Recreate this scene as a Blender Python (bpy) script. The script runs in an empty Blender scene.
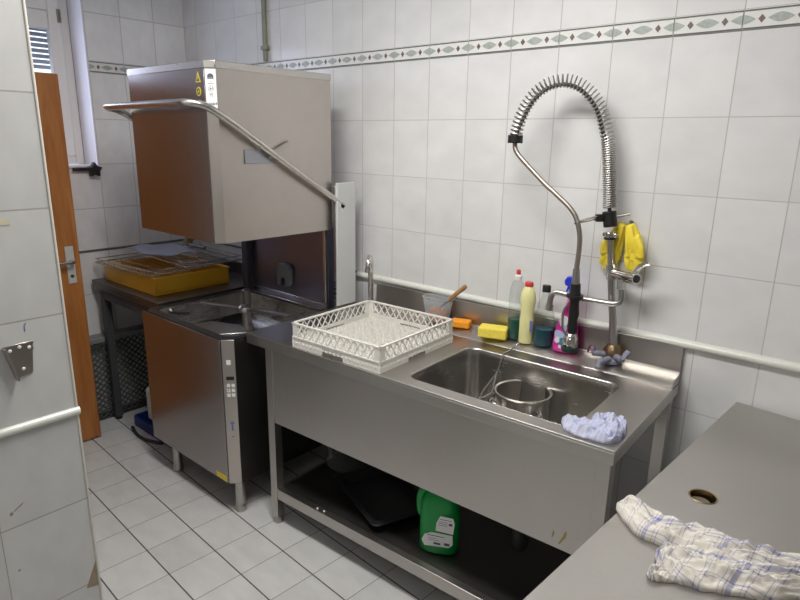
import bpy, bmesh, math, random
from mathutils import Vector, Matrix, noise
random.seed(7)
PI = math.pi
SC = bpy.context.scene
COL = SC.collection

# ------------------------------------------------------------------ mesh helpers
def catmull(pts, n=6):
    P = [Vector(p) for p in pts]
    if len(P) < 3: return P
    Q = [2*P[0]-P[1]] + P + [2*P[-1]-P[-2]]
    out = []
    for i in range(1, len(Q)-2):
        a, b, c, d = Q[i-1], Q[i], Q[i+1], Q[i+2]
        for k in range(n):
            t = k/n
            out.append(0.5*((2*b)+(c-a)*t+(2*a-5*b+4*c-d)*t*t+(3*b-a-3*c+d)*t**3))
    out.append(P[-1])
    return out

class MB:
    def __init__(s): s.bm = bmesh.new()
    def box(s, a, b, mi=0, M=None):
        x0, y0, z0 = a; x1, y1, z1 = b
        vs = [s.bm.verts.new(v) for v in ((x0,y0,z0),(x1,y0,z0),(x1,y1,z0),(x0,y1,z0),(x0,y0,z1),(x1,y0,z1),(x1,y1,z1),(x0,y1,z1))]
        if M is not None:
            for v in vs: v.co = M @ v.co
        for f in ((3,2,1,0),(4,5,6,7),(0,1,5,4),(1,2,6,5),(2,3,7,6),(3,0,4,7)):
            s.bm.faces.new([vs[i] for i in f]).material_index = mi
        return s
    def bar(s, p, q, w, h, up=(0,0,1), mi=0):
        p = Vector(p); q = Vector(q); d = (q-p).normalized(); u = Vector(up)
        r = d.cross(u)
        if r.length < 1e-4: r = d.cross(Vector((1,0,0)))
        r.normalize(); u = r.cross(d)
        vs = []
        for c in (p, q):
            for a, b in ((-1,-1),(1,-1),(1,1),(-1,1)): vs.append(s.bm.verts.new(c+r*a*w/2+u*b*h/2))
        for f in ((3,2,1,0),(4,5,6,7),(0,1,5,4),(1,2,6,5),(2,3,7,6),(3,0,4,7)):
            s.bm.faces.new([vs[i] for i in f]).material_index = mi
        return s
    def prism(s, pts, axis, a, b, mi=0):
        def mk(p, t):
            if axis == 2: return (p[0], p[1], t)
            if axis == 0: return (t, p[0], p[1])
            return (p[0], t, p[1])
        A = [s.bm.verts.new(mk(p, a)) for p in pts]; B = [s.bm.verts.new(mk(p, b)) for p in pts]
        n = len(pts)
        s.bm.faces.new(A[::-1]).material_index = mi; s.bm.faces.new(B).material_index = mi
        for i in range(n):
            j = (i+1) % n
            s.bm.faces.new((A[i], A[j], B[j], B[i])).material_index = mi
        return s
    def poly(s, pts, mi=0):
        f = s.bm.faces.new([s.bm.verts.new(p) for p in pts]); f.material_index = mi; return s
    def lathe(s, prof, c=(0,0,0), seg=24, sx=1, sy=1, mi=0, M=None, closed=False):
        rings = []
        for r, z in prof:
            ring = []
            if r < 1e-6:
                ring = [s.bm.verts.new((c[0], c[1], c[2]+z))]
            else:
                for k in range(seg):
                    a = 2*PI*k/seg
                    ring.append(s.bm.verts.new((c[0]+r*sx*math.cos(a), c[1]+r*sy*math.sin(a), c[2]+z)))
            rings.append(ring)
        if M is not None:
            for rg in rings:
                for v in rg: v.co = M @ v.co
        for A, B in zip(rings, rings[1:]):
            if len(A) == 1 and len(B) == 1: continue
            for k in range(seg):
                j = (k+1) % seg
                if len(A) == 1: f = (A[0], B[j], B[k])
                elif len(B) == 1: f = (A[k], A[j], B[0])
                else: f = (A[k], A[j], B[j], B[k])
                s.bm.faces.new(f).material_index = mi
        return s
    def cyl(s, p, q, r, seg=16, mi=0, r2=None):
        return s.tube([p, q], [r, r if r2 is None else r2], seg, mi)
    def tube(s, path, r, seg=12, mi=0, caps=True, flat=1.0, up=None):
        P = [Vector(p) for p in path]; n = len(P)
        R = r if isinstance(r, (list, tuple)) else [r]*n
        T = []
        for i in range(n):
            d = P[min(i+1, n-1)]-P[max(i-1, 0)]
            T.append(d.normalized() if d.length > 1e-9 else Vector((0,0,1)))
        u = Vector(up) if up else (Vector((0,0,1)) if abs(T[0].z) < .9 else Vector((1,0,0)))
        rings = []
        for i in range(n):
            u = (u-T[i]*u.dot(T[i])); u.normalize(); v = T[i].cross(u)
            rings.append([s.bm.verts.new(P[i]+R[i]*(math.cos(2*PI*k/seg)*u*flat+math.sin(2*PI*k/seg)*v)) for k in range(seg)])
        for A, B in zip(rings, rings[1:]):
            for k in range(seg):
                j = (k+1) % seg
                s.bm.faces.new((A[k], A[j], B[j], B[k])).material_index = mi
        if caps:
            s.bm.faces.new(rings[0][::-1]).material_index = mi; s.bm.faces.new(rings[-1]).material_index = mi
        return s
    def ball(s, c, r, sx=1, sy=1, sz=1, mi=0, seg=16):
        prof = [(r*math.sin(PI*k/8), -r*math.cos(PI*k/8)*sz) for k in range(9)]
        prof[0] = (0, -r*sz); prof[-1] = (0, r*sz)
        return s.lathe(prof, c, seg, sx, sy, mi)
    def plate_hole(s, outer, inner, z0, z1, mi=0, wall=True):
        """flat plate with a hole, between z0 and z1"""
        for z, flip in ((z1, False), (z0, True)):
            vo = [s.bm.verts.new((p[0], p[1], z)) for p in outer]; vi = [s.bm.verts.new((p[0], p[1], z)) for p in inner]
            ed = [s.bm.edges.new((vo[i], vo[(i+1) % len(vo)])) for i in range(len(vo))]
            ed += [s.bm.edges.new((vi[i], vi[(i+1) % len(vi)])) for i in range(len(vi))]
            g = bmesh.ops.triangle_fill(s.bm, use_beauty=True, edges=ed, normal=(0,0,-1 if flip else 1))
            for f in g['geom']:
                if isinstance(f, bmesh.types.BMFace): f.material_index = mi
            if z == z1: top = (vo, vi)
            else: bot = (vo, vi)
        for a, b in zip(bot, top):
            for i in range(len(a)):
                j = (i+1) % len(a)
                s.bm.faces.new((a[i], a[j], b[j], b[i])).material_index = mi
        return s

def rrect(x0, y0, x1, y1, r, n=6):
    out = []
    for cx, cy, a0 in ((x1-r, y0+r, -PI/2), (x1-r, y1-r, 0), (x0+r, y1-r, PI/2), (x0+r, y0+r, PI)):
        for k in range(n+1):
            a = a0+PI/2*k/n; out.append((cx+r*math.cos(a), cy+r*math.sin(a)))
    return out

def finish(name, mb, mats, parent=None, bevel=0, smooth=35, world=False, seg=2, M=None, recalc=True):
    bm = mb.bm
    if world and parent is not None:
        bmesh.ops.transform(bm, matrix=parent.matrix_basis.inverted(), verts=bm.verts)
    if M is not None: bmesh.ops.transform(bm, matrix=M, verts=bm.verts)
    if recalc: bmesh.ops.recalc_face_normals(bm, faces=bm.faces)
    me = bpy.data.meshes.new(name); bm.to_mesh(me); bm.free()
    for m in (mats if isinstance(mats, (list, tuple)) else [mats]): me.materials.append(m)
    if smooth:
        for p in me.polygons: p.use_smooth = True
        me.set_sharp_from_angle(angle=math.radians(smooth))
    o = bpy.data.objects.new(name, me); COL.objects.link(o)
    if parent is not None: o.parent = parent
    if bevel:
        b = o.modifiers.new('bevel', 'BEVEL'); b.width = bevel; b.segments = seg; b.limit_method = 'ANGLE'; b.angle_limit = math.radians(40)
        b.harden_normals = False
    return o

def thing(name, label, cat, loc=(0,0,0), rz=0, group=None):
    o = bpy.data.objects.new(name, None); COL.objects.link(o); o.empty_display_size = .05
    o.matrix_basis = Matrix.Translation(loc) @ Matrix.Rotation(rz, 4, 'Z')
    o['label'] = label; o['category'] = cat
    if group: o['group'] = group
    return o
def tag(o, label, cat, group=None, kind=None):
    o['label'] = label; o['category'] = cat
    if group: o['group'] = group
    if kind: o['kind'] = kind
    return o
def struct(name, mb, mats, parent=None, **k):
    o = finish(name, mb, mats, parent, **k)
    if parent is None: o['kind'] = 'structure'
    return o

# ------------------------------------------------------------------ materials
def newmat(name):
    m = bpy.data.materials.new(name); m.use_nodes = True
    nt = m.node_tree; b = nt.nodes['Principled BSDF']
    return m, nt, b
def nd(nt, t, **k):
    n = nt.nodes.new(t)
    for a, v in k.items(): setattr(n, a, v)
    return n
def math_(nt, op, a, b=None):
    n = nt.nodes.new('ShaderNodeMath'); n.operation = op
    for i, v in enumerate((a, b)):
        if v is None: continue
        if hasattr(v, 'links'): nt.links.new(v, n.inputs[i])
        else: n.inputs[i].default_value = v
    return n.outputs[0]
def mixc(nt, fac, a, b):
    n = nt.nodes.new('ShaderNodeMix'); n.data_type = 'RGBA'
    for i, v in ((0, fac), (6, a), (7, b)):
        if hasattr(v, 'links'): nt.links.new(v, n.inputs[i])
        elif i == 0: n.inputs[0].default_value = v
        else: n.inputs[i].default_value = (*v, 1) if len(v) == 3 else v
    return n.outputs[2]
def plain(name, col, rough=.5, metal=0, var=.06, scale=30, spec=None, bump=0):
    m, nt, b = newmat(name)
    tc = nd(nt, 'ShaderNodeTexCoord'); no = nd(nt, 'ShaderNodeTexNoise'); no.inputs['Scale'].default_value = scale; no.inputs['Detail'].default_value = 4
    nt.links.new(tc.outputs['Object'], no.inputs['Vector'])
    c = mixc(nt, no.outputs['Fac'], tuple(max(0, x*(1-var)) for x in col), tuple(min(1, x*(1+var)) for x in col))
    nt.links.new(c, b.inputs['Base Color']); b.inputs['Roughness'].default_value = rough; b.inputs['Metallic'].default_value = metal
    if spec is not None: b.inputs['Specular IOR Level'].default_value = spec
    if bump:
        bp = nd(nt, 'ShaderNodeBump'); bp.inputs['Strength'].default_value = bump; bp.inputs['Distance'].default_value = .003
        nt.links.new(no.outputs['Fac'], bp.inputs['Height']); nt.links.new(bp.outputs[0], b.inputs['Normal'])
    return m
def steel(name, col=(.56,.53,.5), rough=.3, stretch=(2,2,60), var=.12, smudge=.5):
    m, nt, b = newmat(name)
    tc = nd(nt, 'ShaderNodeTexCoord'); mp = nd(nt, 'ShaderNodeMapping'); mp.inputs['Scale'].default_value = stretch
    nt.links.new(tc.outputs['Object'], mp.inputs['Vector'])
    n1 = nd(nt, 'ShaderNodeTexNoise'); n1.inputs['Scale'].default_value = 8; n1.inputs['Detail'].default_value = 5
    nt.links.new(mp.outputs[0], n1.inputs['Vector'])
    n2 = nd(nt, 'ShaderNodeTexNoise'); n2.inputs['Scale'].default_value = 5; n2.inputs['Detail'].default_value = 6
    nt.links.new(tc.outputs['Object'], n2.inputs['Vector'])
    f = math_(nt, 'ADD', math_(nt, 'MULTIPLY', n1.outputs['Fac'], .5), math_(nt, 'MULTIPLY', n2.outputs['Fac'], .5))
    c = mixc(nt, f, tuple(x*(1-var) for x in col), tuple(min(1, x*(1+var)) for x in col))
    nt.links.new(c, b.inputs['Base Color']); b.inputs['Metallic'].default_value = 1
    r = math_(nt, 'ADD', math_(nt, 'MULTIPLY', f, rough*smudge*1.2), rough*(1-smudge*.6))
    nt.links.new(r, b.inputs['Roughness'])
    return m
def line_mask(nt, coord, period, width, off=0):
    t = math_(nt, 'DIVIDE', math_(nt, 'ADD', coord, off), period)
    f = math_(nt, 'FRACT', t)
    d = math_(nt, 'MINIMUM', f, math_(nt, 'SUBTRACT', 1, f))
    return math_(nt, 'LESS_THAN', d, width/2/period), math_(nt, 'FLOOR', t)
def tiles(name, ax, per, off, base, grout, gw, rough, mott=.05, split=None):
    """ax: the two object axes; split: (z0,z1) band above which rows restart"""
    m, nt, b = newmat(name)
    tc = nd(nt, 'ShaderNodeTexCoord'); sx = nd(nt, 'ShaderNodeSeparateXYZ'); nt.links.new(tc.outputs['Object'], sx.inputs[0])
    u = sx.outputs[ax[0]]; v = sx.outputs[ax[1]]
    if split:
        hi = math_(nt, 'GREATER_THAN', v, (split[0]+split[1])/2)
        v = math_(nt, 'SUBTRACT', v, math_(nt, 'MULTIPLY', hi, split[1]-split[0]))
    lu, iu = line_mask(nt, u, per[0], gw[0], off[0]); lv, iv = line_mask(nt, v, per[1], gw[1], off[1])
    mask = math_(nt, 'MAXIMUM', lu, lv)
    wn = nd(nt, 'ShaderNodeTexWhiteNoise'); wn.noise_dimensions = '2D'
    cb = nd(nt, 'ShaderNodeCombineXYZ'); nt.links.new(iu, cb.inputs[0]); nt.links.new(iv, cb.inputs[1]); nt.links.new(cb.outputs[0], wn.inputs['Vector'])
    va = nd(nt, 'ShaderNodeVectorMath'); va.operation = 'MULTIPLY_ADD'; va.inputs[1].default_value = (7,7,7)
    nt.links.new(wn.outputs['Color'], va.inputs[0]); nt.links.new(tc.outputs['Object'], va.inputs[2])
    mp = nd(nt, 'ShaderNodeMapping'); mp.inputs['Rotation'].default_value = (.5,.6,.6); mp.inputs['Scale'].default_value = (6,14,9)
    nt.links.new(va.outputs[0], mp.inputs['Vector'])
    no = nd(nt, 'ShaderNodeTexNoise'); no.inputs['Scale'].default_value = 1.2; no.inputs['Detail'].default_value = 5
    nt.links.new(mp.outputs[0], no.inputs['Vector'])
    f = math_(nt, 'ADD', math_(nt, 'MULTIPLY', no.outputs['Fac'], .8), math_(nt, 'MULTIPLY', wn.outputs['Value'], .2))
    rp = nd(nt, 'ShaderNodeValToRGB'); rp.color_ramp.elements[0].position = .3; rp.color_ramp.elements[1].position = .65
    rp.color_ramp.elements[0].color = (*[x*(1-mott*2) for x in base], 1); rp.color_ramp.elements[1].color = (*base, 1)
    nt.links.new(f, rp.inputs[0])
    # grout tone wanders from place to place (cleaner, dirtier, pinkish)
    n3 = nd(nt, 'ShaderNodeTexNoise'); n3.inputs['Scale'].default_value = 1.7; nt.links.new(tc.outputs['Object'], n3.inputs['Vector'])
    g = mixc(nt, n3.outputs['Fac'], tuple(x*.75 for x in grout), tuple(min(1, x*1.25) for x in grout))
    c = mixc(nt, mask, rp.outputs[0], g); nt.links.new(c, b.inputs['Base Color'])
    r = math_(nt, 'ADD', math_(nt, 'MULTIPLY', mask, .6), rough); nt.links.new(r, b.inputs['Roughness'])
    bp = nd(nt, 'ShaderNodeBump'); bp.inputs['Strength'].default_value = .25; bp.inputs['Distance'].default_value = .002; bp.invert = True
    nt.links.new(mask, bp.inputs['Height']); nt.links.new(bp.outputs[0], b.inputs['Normal'])
    return m
def clear(name, col=(.9,.93,.92), amt=.22, rough=.08, edge=.3, body=.9):
    m, nt, b = newmat(name)
    out = nt.nodes['Material Output']
    tr = nd(nt, 'ShaderNodeBsdfTransparent'); tr.inputs[0].default_value = (*col, 1)
    b.inputs['Base Color'].default_value = (*[x*body for x in col], 1); b.inputs['Roughness'].default_value = rough
    lw = nd(nt, 'ShaderNodeLayerWeight'); lw.inputs[0].default_value = .3
    no = nd(nt, 'ShaderNodeTexNoise'); no.inputs['Scale'].default_value = 9
    f = math_(nt, 'ADD', math_(nt, 'MULTIPLY', lw.outputs['Facing'], edge), math_(nt, 'ADD', amt-.05, math_(nt, 'MULTIPLY', no.outputs['Fac'], .1)))
    mx = nd(nt, 'ShaderNodeMixShader'); nt.links.new(f, mx.inputs[0]); nt.links.new(tr.outputs[0], mx.inputs[1]); nt.links.new(b.outputs[0], mx.inputs[2])
    nt.links.new(mx.outputs[0], out.inputs['Surface'])
    return m

ROW = .012
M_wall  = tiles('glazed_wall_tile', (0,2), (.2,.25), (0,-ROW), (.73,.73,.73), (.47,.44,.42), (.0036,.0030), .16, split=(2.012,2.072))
M_wallL = tiles('glazed_wall_tile_end', (1,2), (.2,.25), (0,-ROW), (.82,.82,.83), (.50,.47,.46), (.004,.004), .16, split=(2.012,2.072))  # end wall's light level is put into this lighter tile copy
M_wallP = tiles('glazed_wall_tile_pier', (1,2), (.2,.25), (.04,-ROW), (.60,.60,.59), (.38,.36,.33), (.0024,.0036), .18, split=(2.012,2.072))  # pier's shade is put into this darker tile copy
M_floor = tiles('floor_tile', (0,1), (.2,.2), (0,0), (.62,.62,.61), (.085,.08,.075), (.0024,.0056), .34, mott=.07)
M_ceil  = plain('ceiling_paint', (.82,.81,.79), .9, var=.02)
M_paint = plain('white_paint', (.78,.77,.74), .6, var=.03)
M_grey  = plain('grey_wall_paint', (.36,.35,.34), .8, var=.03)
M_reveal= plain('reveal_paint', (.74,.73,.76), .5, var=.03)
M_st    = steel('brushed_steel', (.50,.475,.45), .34, (40,2,2))
M_sttop = steel('worn_steel_top', (.52,.50,.475), .36, (3,40,3))
M_stdark= steel('dull_steel', (.40,.375,.355), .38, (30,2,2))
M_shelf = steel('shaded_shelf_steel', (.17,.16,.15), .42, (30,2,2))  # shade under the sink is put into the shelf's colour
M_hood  = steel('hood_steel', (.545,.505,.47), .34, (2,2,2), var=.12)
M_t2    = steel('aged_dark_steel', (.20,.185,.175), .4, (30,2,2))
M_side  = steel('shaded_cabinet_steel', (.13,.125,.12), .4, (2,2,20))  # shade in the gap beside the cabinet is put into its steel colour
M_front = steel('front_steel', (.36,.34,.335), .24, (50,2,2), var=.08)
M_bas   = steel('basin_steel', (.46,.445,.425), .26, (2,2,20))
M_chrome= steel('chrome', (.66,.64,.62), .12, (2,2,2), var=.05)
M_tube  = steel('satin_tube', (.60,.58,.55), .25, (2,2,2), var=.08)
M_tap   = steel('limescaled_steel', (.48,.46,.44), .32, (3,3,3), var=.2)
M_black = plain('black_plastic', (.012,.012,.013), .4)
M_rubber= plain('dark_rubber', (.03,.03,.032), .6)
M_dkgrey= plain('dark_grey_paint', (.055,.055,.06), .5)
M_rack  = plain('pale_rack_plastic', (.78,.76,.71), .45, var=.05)
M_crate = plain('black_crate_plastic', (.03,.032,.034), .5)
M_crate2= plain('worn_black_plastic', (.075,.08,.075), .4)
M_crim  = plain('grey_crate_rim', (.22,.22,.22), .5)
M_yel   = plain('yellow_plastic', (.80,.42,.02), .42, var=.1, scale=8)
M_trim  = plain('glazed_trim', (.69,.70,.64), .25, var=.05, scale=10)
M_edge  = plain('edge_profile', (.66,.64,.58), .4, var=.04)
M_bord  = plain('border_white', (.74,.74,.72), .2, var=.03)
M_bline = plain('border_dark', (.11,.12,.12), .3, var=.3, scale=120)
M_leaf  = plain('border_leaf', (.37,.41,.385), .3, var=.3, scale=90)
M_diam  = plain('border_diamond', (.16,.115,.11), .3, var=.25, scale=90)
M_label = plain('white_label', (.78,.78,.78), .5, var=.03)
M_ink   = plain('label_ink', (.09,.09,.11), .6)
M_inkb  = plain('label_blue_ink', (.15,.17,.36), .6)
M_warn  = plain('warning_yellow', (.75,.58,.02), .5)
M_white = plain('white_plastic', (.74,.74,.72), .4, var=.03)
M_pvc   = plain('pale_pvc', (.55,.565,.56), .45, var=.03)
M_red   = plain('red_plastic', (.62,.05,.045), .35)
M_pink  = plain('magenta_plastic', (.72,.03,.36), .28, var=.06, scale=10)
M_blue  = plain('blue_plastic', (.02,.04,.55), .3)
M_navy  = plain('dark_blue_plastic', (.02,.045,.22), .45)
M_cream = plain('pale_yellow_plastic', (.80,.77,.38), .35, var=.04)
M_green = plain('green_plastic', (.0,.30,.055), .32, var=.06)
M_spY   = plain('yellow_sponge', (.85,.70,.10), .9, var=.18, scale=160, bump=.8)
M_spO   = plain('orange_sponge', (.92,.33,.02), .9, var=.18, scale=160, bump=.8)
M_glove = plain('yellow_rubber', (.84,.66,.05), .45, var=.08, scale=25)
M_clear = clear('clear_plastic', (.96,.98,.97), .06, edge=.22, body=.25)
M_tub   = clear('milky_plastic', (.86,.88,.9), .16, .25, edge=.25)
M_glass = clear('window_glass', (.95,.97,.98), .055, .02)
M_film  = clear('thin_film', (.93,.94,.95), .05, .1, edge=.12, body=.6)
M_tealg = plain('green_soap', (.0,.075,.055), .12)
M_tealb = plain('teal_soap', (.0,.06,.09), .12)
M_sauce = plain('orange_scraps', (.85,.25,.03), .5, var=.4, scale=60)
M_greyp = plain('grey_sheet_plastic', (.30,.31,.38), .35, var=.25, scale=12)
M_spring= steel('spring_wire',(.46,.44,.42),.4,(2,2,2),var=.05)
M_hosei = plain('grey_hose',(.07,.066,.06),.45,.2)
M_brush = plain('bristle_brown', (.22,.17,.09), .8, var=.4, scale=80)
M_brass = steel('dull_brass', (.42,.31,.17), .3, (2,2,2))
M_lime  = plain('limescale', (.21,.21,.27), .6, var=.35, scale=60)
M_stain = plain('rust_stain', (.30,.22,.07), .6, var=.3)
M_dline = plain('groove_rail_shade', (.13,.13,.12), .5)  # dark groove line; on the end wall, the rail's shade as colour
M_pipe  = plain('green_pipe_paint', (.24,.25,.19), .45, var=.2, scale=30)
M_chip  = plain('bare_tile_body', (.30,.24,.17), .9, var=.3)
M_water = plain('drip', (.6,.6,.6), .2)

def wood(name, a, b_, sc=(1,1,.12), rough=.42):
    m, nt, b = newmat(name)
    tc = nd(nt, 'ShaderNodeTexCoord'); mp = nd(nt, 'ShaderNodeMapping'); mp.inputs['Scale'].default_value = sc
    nt.links.new(tc.outputs['Object'], mp.inputs['Vector'])
    n1 = nd(nt, 'ShaderNodeTexNoise'); n1.inputs['Scale'].default_value = 14; n1.inputs['Detail'].default_value = 6; n1.inputs['Distortion'].default_value = 1.2
    nt.links.new(mp.outputs[0], n1.inputs['Vector'])
    n2 = nd(nt, 'ShaderNodeTexNoise'); n2.inputs['Scale'].default_value = 90; nt.links.new(mp.outputs[0], n2.inputs['Vector'])
    f = math_(nt, 'ADD', math_(nt, 'MULTIPLY', n1.outputs['Fac'], .75), math_(nt, 'MULTIPLY', n2.outputs['Fac'], .25))
    rp = nd(nt, 'ShaderNodeValToRGB'); rp.color_ramp.elements[0].position = .3; rp.color_ramp.elements[1].position = .7
    rp.color_ramp.elements[0].color = (*a, 1); rp.color_ramp.elements[1].color = (*b_, 1)
    nt.links.new(f, rp.inputs[0]); nt.links.new(rp.outputs[0], b.inputs['Base Color']); b.inputs['Roughness'].default_value = rough
    return m
M_alu = plain('satin_aluminium_plate', (.50,.50,.48), .4)
M_door = wood('varnished_door_wood', (.30,.10,.022), (.47,.19,.05))
M_hand = wood('handle_wood', (.22,.11,.04), (.42,.24,.10), (4,4,1))

def cloth_mat(name, base, line, wide, perU, perV, blot=None):
    """woven check driven by the cloth's own UV map (metres)"""
    m, nt, b = newmat(name)
    uv = nd(nt, 'ShaderNodeUVMap'); sx = nd(nt, 'ShaderNodeSeparateXYZ'); nt.links.new(uv.outputs[0], sx.inputs[0])
    masks = []
    for c, per in ((sx.outputs[0], perU), (sx.outputs[1], perV)):
        a, _ = line_mask(nt, c, per, .0026, 0); a2, _ = line_mask(nt, c, per, .0020, .009); a3, _ = line_mask(nt, c, per*4, wide, .03)
        masks.append(math_(nt, 'MAXIMUM', math_(nt, 'MULTIPLY', math_(nt, 'MAXIMUM', a, a2), .62), math_(nt, 'MULTIPLY', a3, .7)))
    f = math_(nt, 'MINIMUM', math_(nt, 'ADD', math_(nt, 'MULTIPLY', masks[0], .65), math_(nt, 'MULTIPLY', masks[1], .65)), .92)
    no = nd(nt, 'ShaderNodeTexNoise'); no.inputs['Scale'].default_value = 25; tc = nd(nt, 'ShaderNodeTexCoord'); nt.links.new(tc.outputs['Object'], no.inputs['Vector'])
    bc = mixc(nt, no.outputs['Fac'], base, blot or tuple(x*.86 for x in base))
    c = mixc(nt, f, bc, line); nt.links.new(c, b.inputs['Base Color']); b.inputs['Roughness'].default_value = .95
    b.inputs['Specular IOR Level'].default_value = .15
    wv = nd(nt, 'ShaderNodeTexNoise'); wv.inputs['Scale'].default_value = 500; nt.links.new(tc.outputs['Object'], wv.inputs['Vector'])
    bp = nd(nt, 'ShaderNodeBump'); bp.inputs['Strength'].default_value = .3; bp.inputs['Distance'].default_value = .001
    nt.links.new(wv.outputs['Fac'], bp.inputs['Height']); nt.links.new(bp.outputs[0], b.inputs['Normal'])
    return m
M_towel = cloth_mat('checked_tea_towel', (.76,.72,.64), (.13,.15,.42), .011, .040, .040)
M_bcloth= cloth_mat('pale_blue_cloth', (.46,.48,.68), (.34,.37,.60), .004, .012, .02, blot=(.62,.63,.64))

def emis(name, col, st):
    m, nt, b = newmat(name)
    b.inputs['Emission Color'].default_value = (*col, 1); b.inputs['Emission Strength'].default_value = st; b.inputs['Base Color'].default_value = (*col, 1)
    return m

# ------------------------------------------------------------------ the room
XL, XR, YF, ZC = -1.33, 3.7, -3.9, 2.75
mb = MB(); mb.box((XL-.3, YF, -.1), (XR, .0, 0))
fl = struct('floor', mb, M_floor, smooth=0)
# floor tiling runs a little off the walls: turn the slab's own mesh axes
FA = math.radians(-3.3)
fl.data.transform(Matrix.Rotation(-FA, 4, 'Z') @ Matrix.Translation((.2859, 1.1757, 0)))
fl.matrix_basis = Matrix.Translation((-.2859, -1.1757, 0)) @ Matrix.Rotation(FA, 4, 'Z')
mb = MB(); mb.box((XL-.3, YF, ZC), (XR, .2, ZC+.1)); struct('ceiling', mb, M_ceil, smooth=0)
mb = MB(); mb.box((XL-.3, 0, 0), (XR+.1, .15, ZC)); struct('wall_back', mb, M_wall, smooth=0)
mb = MB(); mb.box((XR, YF, 0), (XR+.1, 0, ZC)); struct('wall_right', mb, M_grey, smooth=0)
mb = MB(); mb.box((XL-.3, YF-.1, 0), (XR+.1, YF, ZC)); struct('wall_front', mb, M_grey, smooth=0)
# end wall with a window opening (y -1.55 .. -0.6, z 1.50 .. 2.50)
WY0, WY1, WZ0, WZ1 = -1.49, -.6, 1.495, 2.45
mb = MB()
mb.box((XL-.28, WY1, 0), (XL, 0, ZC)); mb.box((XL-.28, YF, 0), (XL, WY0, ZC))
mb.box((XL-.28, WY0, 0), (XL, WY1, WZ0)); mb.box((XL-.28, WY0, WZ1), (XL, WY1, ZC))
wl = struct('wall_left', mb, M_wallL, smooth=0)
mb = MB(); mb.box((XL-.17, WY1-.008, WZ0), (XL, WY1-.0005, WZ1)); mb.box((XL-.17, WY0, WZ0), (XL, WY0+.008, WZ1)); mb.box((XL-.17, WY0+.008, WZ0), (XL+.012, WY1-.008, WZ0+.012))
struct('trim_4', mb, M_reveal, smooth=0)
# partition on the left, nearest the camera
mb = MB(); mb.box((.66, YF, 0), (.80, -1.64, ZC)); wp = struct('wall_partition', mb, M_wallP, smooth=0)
mb = MB(); mb.bar((.8, -1.639, 0), (.8, -1.639, ZC), .006, .006, up=(1,0,0)); struct('trim_5', mb, M_edge, bevel=.002)
mb = MB(); mb.box((-.15,-1.78,0),(.659,-1.66,ZC)); mb.box((XL,-1.78,2.06),(-.15,-1.66,ZC)); mb.box((XL,-1.78,0),(-1.09,-1.66,2.06)); mb.box((-1.089,-1.78,0),(-1.01,-1.57,2.059)); struct('wall_unseen_doorway', mb, M_wall, smooth=0)  # unseen wall, added to darken the hood's reflection
mb = MB(); mb.prism([(-1.6405,.575),(-1.6405,.495),(-1.672,.503)], 0, .8004, .8012); finish('tile_chip', mb, M_chip, wp, smooth=0)
mb = MB(); mb.lathe([(0,0),(.004,0),(.004,.0008),(0,.0008)], seg=12, M=Matrix.Translation((.8002,-1.812,.800)) @ Matrix.Rotation(PI/2,4,'Y'))
mb.bar((.8004,-1.806,.804), (.8004,-1.785,.818), .0016, .0006, up=(1,0,0)); finish('drill_hole', mb, M_chip, wp, smooth=0)
mb = MB(); mb.lathe([(0,0),(.003,0),(.003,.0008),(0,.0008)], seg=12, M=Matrix.Translation((.8002,-1.815,.645)) @ Matrix.Rotation(PI/2,4,'Y')); finish('drill_hole', mb, M_chip, wp, smooth=0)
mb = MB(); mb.prism([(-1.745,1.482),(-1.725,1.482),(-1.725,1.497),(-1.745,1.497)], 0, .8004, .8010); finish('glue_stain', mb, plain('glue', (.6,.56,.42), .7), wp, smooth=0)
mb = MB(); mb.bar((.8006,-1.7275,1.236),(.8006,-1.7275,1.250), .0022,.0008,up=(1,0,0)); mb.bar((.8006,-1.7275,1.250),(.8006,-1.723,1.256), .0022,.0008,up=(1,0,0)); mb.bar((.8006,-1.716,1.19),(.8006,-1.719,1.212), .003,.0008,up=(1,0,0))
finish('pen_mark', mb, M_inkb, wp, smooth=0)

def border(name, frame, n0, n1, lead=0.0):
    """listello strip; frame(u,z,d) -> point, d = distance off the wall"""
    mb = MB()
    def slab(pts, d0, d1, mi):
        A = [mb.bm.verts.new(frame(u, z, d0)) for u, z in pts]; B = [mb.bm.verts.new(frame(u, z, d1)) for u, z in pts]
        mb.bm.faces.new(B).material_index = mi
        for i in range(len(pts)):
            j = (i+1) % len(pts); mb.bm.faces.new((A[i], A[j], B[j], B[i])).material_index = mi
    for k in range(n0, n1):
        a, b = k*.2+.002, (k+1)*.2-.002
        slab([(a,2.0135),(b,2.0135),(b,2.0705),(a,2.0705)], 0, .004, 0)
        for z in (2.0165, 2.0665): slab([(a,z-.0023),(b,z-.0023),(b,z+.0023),(a,z+.0023)], .004, .0048, 1)
        for c in (.05, .15):
            c += k*.2; slab([(c-.0095,2.0415),(c,2.0295),(c+.0095,2.0415),(c,2.0535)], .004, .0052, 3)
        def leaf(c, lo, hi):
            u0, u1 = max(lo, c-.034), min(hi, c+.034)
            us = [u0+(u1-u0)*i/10 for i in range(11)]; hgt = [.0135*(1-abs((u-c)/.034)**1.6) for u in us]
            pts = [(u, 2.0415-h) for u, h in zip(us, hgt)]+[(u, 2.0415+h) for u, h in list(zip(us, hgt))[::-1]]
            q = []
            for p in pts:
                if not q or (abs(p[0]-q[-1][0])+abs(p[1]-q[-1][1])) > 1e-5: q.append(p)
            if abs(q[0][0]-q[-1][0])+abs(q[0][1]-q[-1][1]) < 1e-5: q.pop()
            if len(q) > 2: slab(q, .004, .005, 2)
        leaf(k*.2+.1, a, b); leaf(k*.2, a, b); leaf(k*.2+.2, a, b)
    return struct(name, mb, [M_bord, M_bline, M_leaf, M_diam], smooth=0)
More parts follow.
